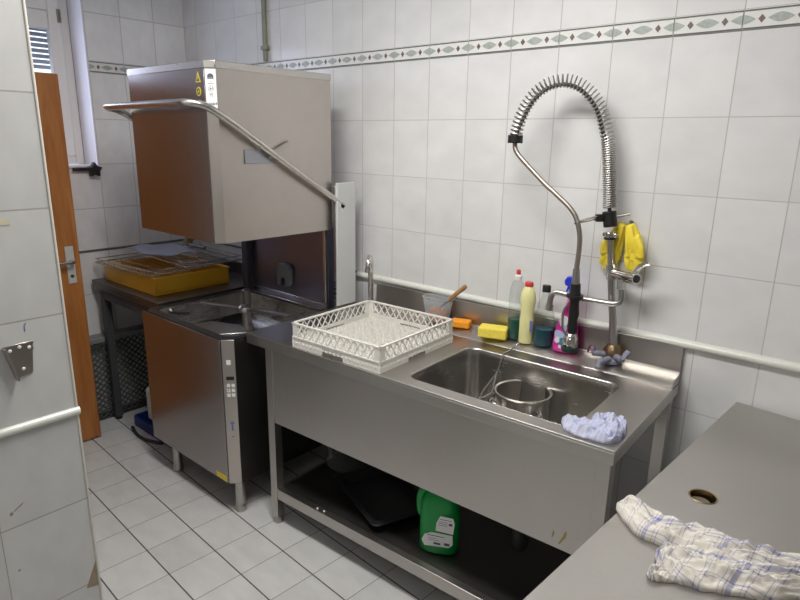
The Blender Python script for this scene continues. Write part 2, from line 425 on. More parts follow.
border('trim_1', lambda u, z, d: (u, -d, z), -6, 16)
border('trim_2', lambda u, z, d: (XL+d, u, z), -3, 0)
# raised half-round tile rail about a metre up
prof = [(0,-.016)]+[(.018*math.cos(a)+.002, .016*math.sin(a)) for a in [(-PI/2+PI*k/10) for k in range(11)]]+[(0,.016)]
mb = MB(); mb.prism([(-d, 1.004+z) for d, z in prof], 0, .17, XR); struct('trim_3', mb, M_trim)
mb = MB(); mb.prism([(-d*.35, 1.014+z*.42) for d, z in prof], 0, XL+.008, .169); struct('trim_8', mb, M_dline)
mb = MB(); mb.prism([(XL+d*.35, 1.018+z*.42) for d, z in prof], 1, -1.50, -.001); struct('trim_6', mb, M_dline)  # shaded rail, its shade drawn as a thin dark strip
mb = MB(); mb.prism([(.8+d*.55, 1.008+z*.66) for d, z in prof], 1, -3.6, -1.634); struct('trim_7', mb, M_trim)

# window
xg = XL-.17
w = thing('window_1', 'white framed window in the end wall with an outside blind', 'window', (xg, (WY0+WY1)/2, WZ0)); w['kind'] = 'structure'
mb = MB()
def ring(mb, x0, x1, y0, y1, z0, z1, t):
    mb.box((x0,y0,z0),(x1,y0+t,z1)); mb.box((x0,y1-t,z0),(x1,y1,z1)); mb.box((x0,y0+t,z0),(x1,y1-t,z0+t)); mb.box((x0,y0+t,z1-t),(x1,y1-t,z1))
mb = MB(); ring(mb, xg-.05, xg-.002, WY0+.01, WY1-.0095, WZ0+.013, WZ1-.001, .045); finish('window_frame', mb, M_paint, w, world=True, bevel=.004)
mb = MB(); ring(mb, xg-.045, xg+.012, WY0+.056, WY1-.056, WZ0+.06, WZ1-.06, .065); mb.box((xg-.045,WY0+.122,2.23),(xg+.012,WY1-.122,WZ1-.126)); sash = finish('sash', mb, M_paint, w, world=True, bevel=.006)
mb = MB(); mb.box((xg-.02, WY0+.122, WZ0+.126), (xg-.014, WY1-.122, 2.229)); finish('pane', mb, M_glass, w, world=True, smooth=0)
mb = MB(); mb.box((xg-.002, WY1-.075, 2.27), (xg+.02, WY1-.055, 2.34)); mb.box((xg+.012, WY1-.07, 2.28), (xg+.02, WY1-.06, 2.33)); finish('hinge', mb, M_pipe, w, world=True, bevel=.003)
mb = MB()
z = 2.03
while z < WZ1-.06:
    mb.box((xg-.105, WY0+.03, z), (xg-.09, WY1-.03, z+.02)); z += .0285
finish('blind', mb, plain('blind_slat', (.30,.31,.36), .5), w, world=True, smooth=0)

# door leaf standing open
d = thing('door_1', 'varnished orange wooden door standing open beyond the partition', 'door', (-1.04, -1.55, .008)); d['kind'] = 'structure'
mb = MB(); mb.box((-1.065, -1.55, .008), (-1.02, -.885, 1.962)); finish('door_leaf', mb, M_door, d, world=True, bevel=.006)
mb = MB(); mb.box((-1.0195, -.958, .915), (-1.015, -.916, 1.112)); dp = finish('handle_plate', mb, M_alu, d, world=True, bevel=.003)
mb = MB(); mb.tube(catmull([(-1.015,-.937,1.035),(-.98,-.937,1.035),(-.97,-.949,1.035),(-.968,-1.044,1.032)], 4), .009, 10); finish('lever', mb, M_chrome, dp, M=d.matrix_basis.inverted())
mb = MB(); mb.cyl((-1.016,-.937,.955),(-1.012,-.937,.955),.009, 14); finish('cylinder_lock', mb, M_brass, dp, M=d.matrix_basis.inverted())

# vertical conduit
mb = MB(); mb.cyl((-.512,-.016,2.074),(-.512,-.016,ZC-.002), .0125, 14); o = finish('conduit_pipe', mb, M_pipe); tag(o, 'thin green painted pipe running up the tiled wall behind the dishwasher hood', 'pipe')
for z in (2.13, 2.6):
    c = MB(); c.box((-.534,-.03,z),(-.490,-.0005,z+.02)); finish('pipe_clip', c, M_pipe, o, bevel=.002)
# black catch at the window sill's corner
t = thing('window_catch', 'black plastic star knob on the corner of the window sill', 'catch', (XL+.013, -.66, 1.487))
mb = MB(); mb.bar((XL+.026,-.76,1.487),(XL+.026,-.65,1.487),.02,.02); finish('arm', mb, M_black, t, world=True, bevel=.005)
mb = MB()
pts = []
for k in range(10):
    a = PI/2+2*PI*k/10; r = .046 if k % 2 == 0 else .027; pts.append((-.645+r*math.cos(a), 1.482+r*math.sin(a)))
mb.prism(pts, 0, XL+.013, XL+.05); finish('knob', mb, M_black, t, world=True, bevel=.006)

# ------------------------------------------------------------------ ceiling lamps: main one, and an added unseen fill
def lamp(name, x, y, lx, ly, label, power, col):
    t = thing(name, label, 'lamp', (x, y, ZC))
    mb = MB(); mb.box((x-lx/2,y-ly/2,ZC-.07),(x+lx/2,y+ly/2,ZC-.001)); finish('housing', mb, M_paint, t, world=True, bevel=.005)
    mb = MB(); mb.box((x-lx/2+.02,y-ly/2+.02,ZC-.085),(x+lx/2-.02,y+ly/2-.02,ZC-.071)); finish('diffuser', mb, emis('lamp_diffuser', col, power/12), t, world=True, bevel=.005)
    L = bpy.data.lights.new(name+'_light', 'AREA'); L.shape = 'RECTANGLE'; L.size = lx; L.size_y = ly; L.energy = power; L.color = col
    lo = bpy.data.objects.new(name+'_light', L); COL.objects.link(lo); lo.location = (x, y, ZC-.09)
    return t
lamp('unseen_ceiling_lamp', 1.15, -1.2, 1.25, .3, 'long white ceiling lamp above the sink table', 38, (1.0,.98,.945))
lamp('unseen_ceiling_lamp', 2.1, -3.0, 1.25, .3, 'added unseen fill lamp on the ceiling nearer the front wall', 9, (1.0,.98,.945))

# ------------------------------------------------------------------ sink table
SA = math.radians(2.3)
S = thing('sink_table', 'long stainless steel sink table with one deep basin against the tiled wall', 'sink', (1.80,-.667,0), SA)
SM = S.matrix_basis.copy()
def SW(u, v, z): return SM @ Vector((u, v, z))
UL = -1.47
hole = rrect(-.765, .055, -.145, .487, .05)
mb = MB(); mb.plate_hole([(-1.582,0),(0,0),(0,.560),(-1.41,.560),(-1.41,.635),(-1.582,.635)], hole, .862, .870)
mb.box((-1.582,0,.825),(0,.004,.8618)); mb.box((-.004,.004,.825),(0,.635,.8618))
finish('worktop', mb, M_sttop, S, bevel=.0015)
# basin
mb = MB()
rings = []
for ins, z, rr in ((0,.8705,.05),(.003,.862,.05),(.006,.84,.052),(.015,.62,.06),(.03,.598,.065),(.06,.59,.08)):
    rings.append([mb.bm.verts.new((p[0],p[1],z)) for p in rrect(-.765+ins,.055+ins,-.145-ins,.487-ins,rr)])
for A, B in zip(rings, rings[1:]):
    for i in range(len(A)):
        j = (i+1) % len(A); mb.bm.faces.new((A[i],A[j],B[j],B[i]))
mb.bm.faces.new(rings[-1])
bas = finish('basin', mb, M_bas, S, smooth=50)
bs = bas.modifiers.new('thick', 'SOLIDIFY'); bs.thickness = .0015; bs.offset = 0
mb = MB(); mb.lathe([(.0,.5915),(.022,.5915),(.03,.594),(.04,.5935),(.042,.591)], (-.36,.27,0), 20); finish('drain', mb, M_chrome, bas)
# rear ledge and splashback
mb = MB(); mb.prism([(.560,.862),(.560,.8712),(.588,.8925),(.640,.8965),(.6505,.905),(.652,1.0),(.655,1.0),(.655,.862)], 0, -1.41, -.004); finish('backsplash', mb, M_st, S, bevel=.0015)
# front panel
mb = MB(); mb.box((-1.424,.006,.497),(-.047,.010,.826)); fp = finish('front_panel', mb, M_st, S, bevel=.001)
mb = MB()
mb.prism([(-.135,.517),(-.131,.514),(-.120,.535),(-.114,.545),(-.112,.562),(-.117,.566),(-.121,.552),(-.125,.541)], 1, .0048, .0056)
mb.prism([(-.158,.530),(-.154,.528),(-.150,.545),(-.154,.555)], 1, .0048, .0056); finish('rust_stain', mb, M_stain, fp, smooth=0)
# scratches on the panel
mb = MB(); mb.bar((-1.345,.0054,.66),(-1.338,.0054,.735),.0012,.0008,up=(0,1,0)); finish('scratch', mb, M_tube, fp, smooth=0)
for u0, v0 in ((-1.462,.001),(-.047,.001),(-1.466,.575),(-.047,.575)):
    mb = MB(); mb.box((u0,v0,.035),(u0+.040,v0+.040,.8255)); l = finish('leg', mb, M_st, S, bevel=.001)
    mb = MB(); mb.lathe([(.0,0),(.020,0),(.021,.006),(.019,.018),(.017,.03),(.0165,.0445)], (u0+.02,v0+.02,0), 18); finish('foot', mb, M_stdark, l)
mb = MB(); mb.box((-1.426,.004,.128),(-.047,.036,.178)); finish('shelf_rail', mb, M_st, S, bevel=.002)
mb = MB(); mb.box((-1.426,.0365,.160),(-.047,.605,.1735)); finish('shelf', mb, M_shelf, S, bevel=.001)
for u0 in (-1.458,-.040): 
    mb = MB(); mb.box((u0,.0425,.128),(u0+.026,.5745,.1595)); finish('side_rail', mb, M_st, S, bevel=.002)

# drain trap below the basin
t = thing('drain_trap', 'black drain trap with a pale collar hanging under the sink basin', 'drain', SW(-.37,.235,.385), SA)
mb = MB(); mb.cyl((0,0,.11),(0,0,.202),.024,18); mb.lathe([(.0,-.13),(.028,-.128),(.035,-.11),(.036,.02),(.03,.04),(.026,.11)], (0,0,0), 20); finish('trap_body', mb, M_black, t)
mb = MB(); mb.lathe([(.0275,.05),(.031,.05),(.031,.075),(.0275,.075)], (0,0,0), 20); finish('collar', mb, M_label, t)
mb = MB(); mb.tube(catmull([(.03,0,-.05),(.09,.02,-.06),(.15,.12,-.06),(.16,.30,-.06)],5), .018, 14); finish('waste_pipe', mb, M_black, t)

# ------------------------------------------------------------------ dishwasher rack
def lattice_side(mb, p, q, z0, z1, n, t=.004, w=.0035, mi=0):
    """crossed diagonals in the vertical plane p-q"""
    p = Vector((*p,0)); q = Vector((*q,0)); nrm = Vector((0,0,1)).cross(q-p).normalized()
    Z = Vector((0,0,1)); step = 1/n
    for s, dd in ((1,-.0008),(-1,.0008)):
        for k in range(n):
            a = p.lerp(q, k*step)+Z*(z0 if s > 0 else z1)+nrm*dd
            b = p.lerp(q, (k+1)*step)+Z*(z1 if s > 0 else z0)+nrm*dd
            mb.bar(a, b, w, t, up=nrm, mi=mi)
RX, RY = .460, .464
rk = thing('dish_rack', 'pale square lattice dishwasher rack, empty, on the sink table', 'rack', SW(-1.300,.008,.8708), SA)
for i, (p, q) in enumerate((((0,0),(RX,0)),((RX,0),(RX,RY)),((RX,RY),(0,RY)),((0,RY),(0,0)))):
    mb = MB(); P = Vector((*p,0)); Q = Vector((*q,0)); dr = (Q-P).normalized(); nrm = Vector((0,0,1)).cross(dr)
    c = .028; Lq = (Q-P).length
    a0 = P+dr*c+nrm*.004; a1 = Q-dr*c+nrm*.004
    lattice_side(mb, a0[:2], a1[:2], .044, .095, 12)
    mb.bar(P+nrm*.004+Vector((0,0,.098)), Q+nrm*.004+Vector((0,0,.098)), .009, .006)
    mb.bar(P+nrm*.003+Vector((0,0,.0415)), Q+nrm*.003+Vector((0,0,.0415)), .007, .006)
    # skirt with a hand slot
    s0, s1 = Lq*.36, Lq*.60
    for e0, e1, zb in ((c*0,s0,.0),(s1,Lq,.0),(s0,s1,.030)):
        mb.bar(P+dr*e0+nrm*.004+Vector((0,0,(zb+.040)/2)), P+dr*e1+nrm*.004+Vector((0,0,(zb+.040)/2)), .004, .040-zb)
    # corner post
    mb.bar(P+dr*.004+nrm*.004+Vector((0,0,.070)), P+dr*.030+nrm*.004+Vector((0,0,.070)), .005, .052); mb.bar(Q-dr*.030+nrm*.004+Vector((0,0,.070)), Q-dr*.004+nrm*.004+Vector((0,0,.070)), .005, .052)
    finish('lattice_side', mb, M_rack, rk, smooth=0)
mb = MB()
n = 22
for k in range(1, 2*n):
    # diagonals across the floor, clipped to the square
    def clip(c0, s):
        pts = []
        for x in (0, RX):
            y = (x/RX*n*s+c0)/n*RY if s > 0 else (c0-x/RX*n)/n*RY
            if -1e-6 <= y <= RY+1e-6: pts.append((x, y))
        for y in (0, RY):
            x = ((y/RY*n)-c0)/n*RX if s > 0 else (c0-y/RY*n)/n*RX
            if 1e-6 < x < RX-1e-6: pts.append((x, y))
        return pts
    for s, c0 in ((1, k-n),(-1, k)):
        pp = clip(c0, s)
        if len(pp) >= 2 and (Vector(pp[0])-Vector(pp[1])).length > .02:
            mb.bar((*pp[0],.020),(*pp[1],.020), .004, .007)
for k in range(1, 12):
    mb.bar((k*RX/12,.006,.016),(k*RX/12,RY-.006,.016),.004,.010); mb.bar((.006,k*RY/12,.016),(RX-.006,k*RY/12,.016),.004,.010)
finish('base_grid', mb, M_rack, rk, smooth=0)
mb = MB()
for i in range(1, 12):
    for j in range(1, 12):
        mb.cyl((i*RX/12, j*RY/12, .02),(i*RX/12, j*RY/12, .034), .0032, 6)
pg = finish('pegs', mb, M_rack, rk, smooth=0); pg['kind'] = 'stuff'

# ------------------------------------------------------------------ hood dishwasher
D = thing('hood_dishwasher', 'tall stainless steel hood dishwasher with its hood raised, in the corner', 'dishwasher', (-.15,-.5,0))
def chamf(x0, x1, y0, y1, c):
    return [(x0,y0+c),(x0+c,y0),(x1-c,y0),(x1,y0+c),(x1,y1),(x0,y1)]
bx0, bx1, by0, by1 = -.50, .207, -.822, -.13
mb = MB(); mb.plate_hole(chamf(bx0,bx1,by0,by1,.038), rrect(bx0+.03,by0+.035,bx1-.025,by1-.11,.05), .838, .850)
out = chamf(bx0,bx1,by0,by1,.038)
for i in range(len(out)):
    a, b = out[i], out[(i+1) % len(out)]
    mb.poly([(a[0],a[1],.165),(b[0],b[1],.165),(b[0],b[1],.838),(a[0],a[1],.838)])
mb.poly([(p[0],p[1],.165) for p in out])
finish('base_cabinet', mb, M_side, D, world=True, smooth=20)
mb = MB()
rings = []
for ins, z in ((0,.845),(.006,.80),(.02,.735),(.06,.72)):
    rings.append([mb.bm.verts.new((p[0],p[1],z)) for p in rrect(bx0+.03+ins,by0+.035+ins,bx1-.025-ins,by1-.11-ins,.05)])
for A, B in zip(rings, rings[1:]):
    for i in range(len(A)):
        j = (i+1) % len(A); mb.bm.faces.new((A[i],A[j],B[j],B[i]))
mb.bm.faces.new(rings[-1]); finish('wash_tank', mb, M_bas, D, world=True, smooth=50)
mb = MB(); mb.box((bx0+.004,by0-.010,.170),(bx1-.0385,by0-.001,.846)); fpn = finish('front_panel', mb, M_front, D, world=True, bevel=.002)
mb = MB(); mb.box((bx1-.125,by0-.0108,.176),(bx1-.045,by0-.0101,.203)); finish('yellow_sticker', mb, M_warn, fpn, M=D.matrix_basis.inverted(), smooth=0)
# control strip on the chamfered corner
c0 = Vector((bx1-.038,by0-.001,0)); c1 = Vector((bx1+.001,by0+.038,0)); cd = (c1-c0).normalized(); cn = Vector((cd.y,-cd.x,0)); CW = (c1-c0).length
CM = Matrix(((cd.x, 0, cn.x, c0.x),(cd.y, 0, cn.y, c0.y),(0, 1, 0, 0),(0,0,0,1)))      # local (along, up, out)
mb = MB(); mb.box((0,.170,0),(CW,.848,.006), M=CM); cp = finish('control_strip', mb, M_hood, D, world=True, bevel=.0015)
DI = D.matrix_basis.inverted()
def cbox(name, a0, z0, a1, z1, mat, th=.0015, base=.0062):
    mb = MB(); mb.box((a0,z0,base),(a1,z1,base+th), M=CM); return finish(name, mb, mat, cp, M=DI, smooth=0)
cbox('button', .018,.738,.036,.758, M_label)
cbox('display', .014,.668,.047,.684, M_black)
for a in (.014,.034):
    for z in (.645,.622,.600): cbox('button', a,z-.009,a+.014,z+.005, M_white if (a,z) != (.014,.622) else M_label)
cbox('button_symbol', .0185,.620,.0235,.625, M_ink, .0006, .0080)
cbox('blue_emblem', .024,.43,.032,.47, M_inkb, .0008); cbox('blue_emblem', .019,.462,.037,.472, M_inkb, .0008); cbox('blue_emblem', .022,.40,.034,.404, M_inkb, .0008)
for x, y in ((-.376,-.775),(.160,-.765),(-.376,-.2),(.160,-.2)):
    mb = MB(); mb.lathe([(0,0),(.024,0),(.026,.006),(.026,.03),(.0235,.034),(.0225,.05),(.0225,.1645)], (x,y,0), 20); finish('leg', mb, M_tap, D, world=True)
# rear column, guides
mb = MB(); mb.box((-.47,-.205,.8505),(.165,-.05,1.262)); rp = finish('rear_panel', mb, steel('rear_panel_reflection_steel', (.30,.295,.40), .34, (2,2,30), var=.06), D, world=True, bevel=.003)  # bluish daylight reflection is put into the panel's colour
mb = MB(); mb.box((-.44,-.212,.872),(.14,-.2055,.882)); mb.box((-.44,-.235,.8505),(.14,-.2055,.858)); finish('ledge', mb, M_tube, rp, M=DI, bevel=.002)
mb = MB()
mb.prism([(-.205,.94),(-.19,.925),(-.115,.925),(-.10,.94),(-.095,1.02),(-.115,1.045),(-.175,1.05),(-.20,1.03)], 1, -.232, -.2055); finish('dispenser_cover', mb, plain('grey_plastic', (.17,.17,.175), .4), rp, M=DI, bevel=.006)
mb = MB(); mb.prism([(-.165,.93),(-.14,.93),(-.135,.965),(-.15,.975),(-.165,.96)], 1, -.238, -.2322); finish('dispenser_jet', mb, M_black, rp, M=DI, bevel=.002)
mb = MB(); mb.box((-.49,-.245,.8505),(-.445,-.2055,1.262)); finish('guide_post', mb, M_dkgrey, D, world=True, bevel=.002)
mb = MB(); mb.box((.150,-.225,.8505),(.168,-.2055,1.262)); finish('guide_post', mb, M_tube, D, world=True, bevel=.002)
mb = MB(); mb.box((.206,-.205,.8715),(.222,-.10,1.46)); g2 = finish('guide_column', mb, M_stdark, D, world=True, bevel=.002)
mb = MB()
for z, r in ((.925,.006),(.945,.009),(.968,.007),(.985,.005),(1.0,.006)): mb.cyl((.214,-.207,z),(.214,-.2045,z), r, 12)
finish('bolt_holes', mb, M_black, g2, M=DI)
mb = MB(); mb.box((.2225,-.206,.885),(.236,-.085,1.477)); finish('cover_strip', mb, M_pvc, D, world=True, bevel=.003)
# wash arms
mb = MB(); mb.cyl((-.15,-.48,.722),(-.15,-.48,.86), .012, 14); mb.bar((-.40,-.56,.852),(.10,-.40,.852), .028, .010); mb.lathe([(0,.84),(.03,.842),(.032,.86),(.02,.872),(0,.875)], (-.15,-.48,0), 16); finish('wash_arm', mb, M_tap, D, world=True, bevel=.002)
mb = MB(); mb.lathe([(.0,.722),(.022,.722),(.022,.90),(.018,.905),(0,.905)], (-.30,-.36,0), 16); finish('filter_post', mb, M_stdark, D, world=True)
mb = MB(); mb.tube(catmull([(-.44,-.62,.80),(-.36,-.74,.845),(-.33,-.77,.862)],4), .009, 10); mb.ball((-.33,-.77,.866), .013); finish('rinse_jet', mb, M_tap, D, world=True)
mb = MB(); mb.prism([(-.24,-.74),(-.02,-.72),(.06,-.60),(-.05,-.56),(-.22,-.62)], 2, .800, .806); finish('filter_plate', mb, M_tube, D, world=True, bevel=.002)
# hood (open below)
hx0, hx1, hy0, hy1, hz0, hz1 = -.472, .190, -.815, -.198, 1.256, 1.945
mb = MB(); ho = chamf(hx0,hx1,hy0,hy1,.030); hi = chamf(hx0+.012,hx1-.012,hy0+.012,hy1-.012,.026)
n = len(ho)
vo = [[mb.bm.verts.new((p[0],p[1],z)) for p in ho] for z in (hz0,hz1)]; vi = [[mb.bm.verts.new((p[0],p[1],z)) for p in hi] for z in (hz0,hz1-.012)]
for i in range(n):
    j = (i+1) % n
    mb.bm.faces.new((vo[0][i],vo[0][j],vo[1][j],vo[1][i])); mb.bm.faces.new((vi[0][j],vi[0][i],vi[1][i],vi[1][j])); mb.bm.faces.new((vo[0][j],vo[0][i],vi[0][i],vi[0][j]))
mb.bm.faces.new(vo[1]); mb.bm.faces.new(vi[1][::-1])
hood = finish('hood', mb, M_hood, D, world=True, smooth=20, recalc=False)
mb = MB(); mb.box((hx0+.032,hy0-.004,hz0+.002),(hx1-.032,hy0-.0005,hz1-.002)); finish('hood_front', mb, M_front, hood, M=DI, bevel=.001)
mb = MB(); mb.prism(chamf(hx0-.003,hx1+.003,hy0-.006,hy1+.003,.030), 2, hz1-.018, hz1+.010); finish('hood_cap', mb, M_tube, hood, M=DI, bevel=.002)
# sticker on the hood's chamfer
c0 = Vector((hx1-.030,hy0,0)); c1 = Vector((hx1,hy0+.030,0)); cd = (c1-c0).normalized(); cn = Vector((cd.y,-cd.x,0)); HW = (c1-c0).length
HM = Matrix(((cd.x,0,cn.x,c0.x),(cd.y,0,cn.y,c0.y),(0,1,0,0),(0,0,0,1)))
mb = MB(); mb.box((.000,1.775,.0005),(HW-.002,1.926,.0012), M=HM)
def hp(pts, mi=1): mb.bm.faces.new([mb.bm.verts.new(HM @ Vector((a,z,.0016))) for a, z in pts]).material_index = mi
hw = HW/2-.001
hp([(hw+.012*math.cos(a), 1.896+.012*math.sin(a)) for a in [PI*k/8 for k in range(9)]]+[(hw-.012+.004*k, 1.893-(k % 2)*.004) for k in range(7)])
hp([(hw-.012,1.890),(hw+.012,1.890),(hw+.012,1.887),(hw-.012,1.887)])
for k in range(12):
    a0, a1 = 2*PI*k/12, 2*PI*(k+.7)/12
    hp([(hw+.011*math.cos(a0),1.853+.011*math.sin(a0)),(hw+.011*math.cos(a1),1.853+.011*math.sin(a1)),(hw+.009*math.cos(a1),1.853+.009*math.sin(a1)),(hw+.009*math.cos(a0),1.853+.009*math.sin(a0))])
hp([(hw-.006,1.849),(hw-.002,1.860),(hw+.001,1.849)]); hp([(hw+.001,1.852),(hw+.007,1.858),(hw+.005,1.848)])
for z, ww in ((1.876,.004),(1.870,.011),(1.835,.008),(1.830,.006),(1.825,.008)): hp([(hw-ww,z),(hw+ww,z),(hw+ww,z+.0018),(hw-ww,z+.0018)])
for k in range(6):
    a = .004+k*.0062; hp([(a,1.792+(k % 3)*.002),(a+.004,1.793),(a+.0045,1.800+(k % 2)*.004),(a+.001,1.801)])
hp([(.003,1.794),(HW-.006,1.797),(HW-.006,1.7985),(.003,1.7955)])
finish('maker_sticker', mb, [M_label, M_ink], hood, M=DI, smooth=0)
mb = MB()
for zc, tri in ((1.895,True),(1.843,False)):
    xc = .118
    if tri:
        mb.prism([(xc-.018,zc-.018),(xc+.018,zc-.018),(xc,zc+.020)], 1, hy0-.0050, hy0-.0042, 0)
        mb.prism([(xc-.011,zc-.014),(xc+.011,zc-.014),(xc,zc+.010)], 1, hy0-.0055, hy0-.0051, 1)
        mb.prism([(xc-.003,zc-.010),(xc+.004,zc-.004),(xc,zc+.006)], 1, hy0-.0060, hy0-.0056, 0)
    else:
        mb.prism([(xc+.017*math.cos(a),zc+.017*math.sin(a)) for a in [2*PI*k/16 for k in range(16)]], 1, hy0-.0050, hy0-.0042, 0)
        mb.prism([(xc+.012*math.cos(a),zc+.012*math.sin(a)) for a in [2*PI*k/16 for k in range(16)]], 1, hy0-.0055, hy0-.0051, 1)
        mb.prism([(xc-.007,zc-.003),(xc+.002,zc-.006),(xc+.007,zc+.005),(xc-.002,zc+.003)], 1, hy0-.0060, hy0-.0056, 0)
finish('warning_sticker', mb, [M_warn, M_ink], hood, M=DI, smooth=0)
# side latch bracket
mb = MB(); mb.box((hx1+.0005,-.678,1.570),(hx1+.006,-.520,1.628)); lt = finish('latch_plate', mb, steel('blue_grey_steel',(.40,.41,.45),.3,(2,2,2)), hood, M=DI, bevel=.002)
mb = MB(); mb.bar((hx1+.012,-.56,1.604),(hx1+.012,-.455,1.655),.020,.012,up=(1,0,0)); mb.cyl((hx1+.006,-.56,1.604),(hx1+.030,-.56,1.604),.012,14); finish('latch_arm', mb, M_tap, hood, M=DI, bevel=.002)
# lifting handle
hxr, hxl = .222, -.498
path = [(hxr,-.155,1.372),(hxr,-.40,1.515),(hxr,-.62,1.650),(hxr,-.76,1.735),(hxr-.002,-.850,1.782),(hxr-.025,-.905,1.795),(hxr-.085,-.925,1.796),(-.15,-.925,1.794),(hxl+.085,-.925,1.792),(hxl+.022,-.905,1.790),(hxl,-.850,1.782),(hxl,-.76,1.735),(hxl,-.40,1.515),(hxl,-.155,1.372)]
mb = MB(); mb.tube(catmull(path,6), .0145, 14); hd = finish('lifting_handle', mb, M_tube, D, world=True)
for a, b, rr in (((.1905,-.168,1.372),(hxr+.014,-.168,1.372),.013),((hxl,-.168,1.372),(-.4725,-.168,1.372),.013),((.1905,-.555,1.607),(hxr,-.555,1.607),.007)):
    mb = MB(); mb.cyl(a, b, rr, 14); finish('pivot', mb, M_tap, hd, M=DI)

# ------------------------------------------------------------------ corner table with yellow crate
T2 = thing('corner_table', 'dark steel table in the corner beside the dishwasher, carrying a yellow crate', 'table', (-.90,-.38,0))
mb = MB(); mb.box((-1.285,-.735,.846),(-.515,-.03,.86)); mb.box((-1.285,-.735,.815),(-.515,-.731,.8458)); mb.box((-.519,-.731,.815),(-.515,-.03,.8458)); mb.box((-1.285,-.045,.8602),(-.515,-.03,.93)); finish('worktop', mb, M_t2, T2, world=True, bevel=.002)
for x, y in ((-1.21,-.728),(-.56,-.70),(-1.21,-.09),(-.56,-.09)):
    mb = MB(); mb.box((x,y,.02),(x+.042,y+.042,.8145 if y > -.72 else .8145)); l = finish('leg', mb, M_dkgrey, T2, world=True, bevel=.003)
    mb = MB(); mb.lathe([(0,0),(.02,0),(.021,.019),(0,.0195)], (x+.021,y+.021,0), 14); finish('foot', mb, M_black, l, M=T2.matrix_basis.inverted())
mb = MB(); mb.box((-1.17,-.727,.76),(-.565,-.707,.8145)); finish('apron', mb, M_dkgrey, T2, world=True, bevel=.002)

YC = thing('yellow_crate', 'shallow bright yellow plastic crate on the corner steel table', 'crate', (-.955,-.445,.8605))
cx0, cx1, cy0, cy1, ch = -1.235, -.655, -.675, -.225, .095
mb = MB(); mb.box((cx0,cy0,.8605),(cx1,cy1,.868)); finish('crate_floor', mb, M_yel, YC, world=True, bevel=.002)
for a, b in (((cx0,cy0),(cx1,cy0+.01)),((cx0,cy1-.01),(cx1,cy1)),((cx0,cy0+.0105),(cx0+.01,cy1-.0105)),((cx1-.01,cy0+.0105),(cx1,cy1-.0105))):
    mb = MB(); mb.box((*a,.8685),(*b,.8605+ch)); horiz = b[0]-a[0] > .1
    if horiz: mb.box((a[0]-.006,a[1]-.004,.8605+ch-.012),(b[0]+.006,b[1]+.004,.8605+ch+.002))
    finish('crate_side', mb, M_yel, YC, world=True, bevel=.004)
def wire_tray(label, x0, x1, y0, y1, z, tilt, n, m):
    t = thing('wire_grid', label, 'grid', ((x0+x1)/2,(y0+y1)/2,z), tilt)
    mb = MB(); hx, hy = (x1-x0)/2, (y1-y0)/2
    loop = [(-hx,-hy,0),(hx,-hy,0),(hx,hy,0),(-hx,hy,0),(-hx,-hy,0)]
    mb.tube(loop, .004, 8); mb.tube([(p[0]*.98,p[1]*.98,.022) for p in loop], .003, 8); finish('frame_wire', mb, M_tube, t)
    mb = MB()
    for k in range(1,n): mb.tube([(-hx+2*hx*k/n,-hy,.022),(-hx+2*hx*k/n,-hy+.01,.0),(-hx+2*hx*k/n,hy,.0)], .0018, 6)
    for k in range(1,m): mb.tube([(-hx,-hy+2*hy*k/m,.003),(hx,-hy+2*hy*k/m,.003)], .0018, 6)
    finish('cross_wires', mb, M_tube, t); return t
wire_tray('steel wire grid lying across the front of the yellow crate', -1.27, -.70, -.70, -.30, .962, .06, 16, 6)
wire_tray('steel wire grid at the back of the yellow crate, under the brush', -1.15, -.60, -.50, -.16, .998, -.05, 16, 5)
def sheet(name, label, cat, corners, z, amp, seed, mat, th=.004):
    mb = MB(); N = 10; V = []
    a, b, c, dd = [Vector(p) for p in corners]
    for i in range(N+1):
        row = []
        for j in range(N+1):
            p = a.lerp(b, i/N).lerp(dd.lerp(c, i/N), j/N)
            row.append(mb.bm.verts.new((p.x, p.y, z+amp*noise.noise(Vector((p.x*9+seed, p.y*9, seed)))+amp)))
        V.append(row)
    for i in range(N):
        for j in range(N): mb.bm.faces.new((V[i][j],V[i+1][j],V[i+1][j+1],V[i][j+1]))
    o = finish(name, mb, mat); s = o.modifiers.new('thick','SOLIDIFY'); s.thickness = th; s.offset = 1
    return tag(o, label, cat)
sheet('plastic_sheet', 'crumpled grey plastic sheet lying on top of the yellow crate', 'sheet', [(-1.18,-.56),(-.80,-.60),(-.72,-.34),(-1.10,-.30)], 1.024, .018, 3, M_greyp)
t = thing('scrub_brush', 'brown bristle brush on the heap above the yellow crate', 'brush', (-.885,-.34,1.062))
mb = MB(); mb.tube([(-.885,-.34,1.062),(-.884,-.335,1.085),(-.882,-.328,1.108)], [.022,.026,.024], 12); finish('bristles', mb, M_brush, t, world=True)
mb = MB(); mb.tube(catmull([(-.88,-.345,1.071),(-.82,-.33,1.068),(-.75,-.31,1.060)],4), [.010]*9, 10); finish('brush_handle', mb, plain('grey_handle',(.12,.12,.12),.4), t, world=True)

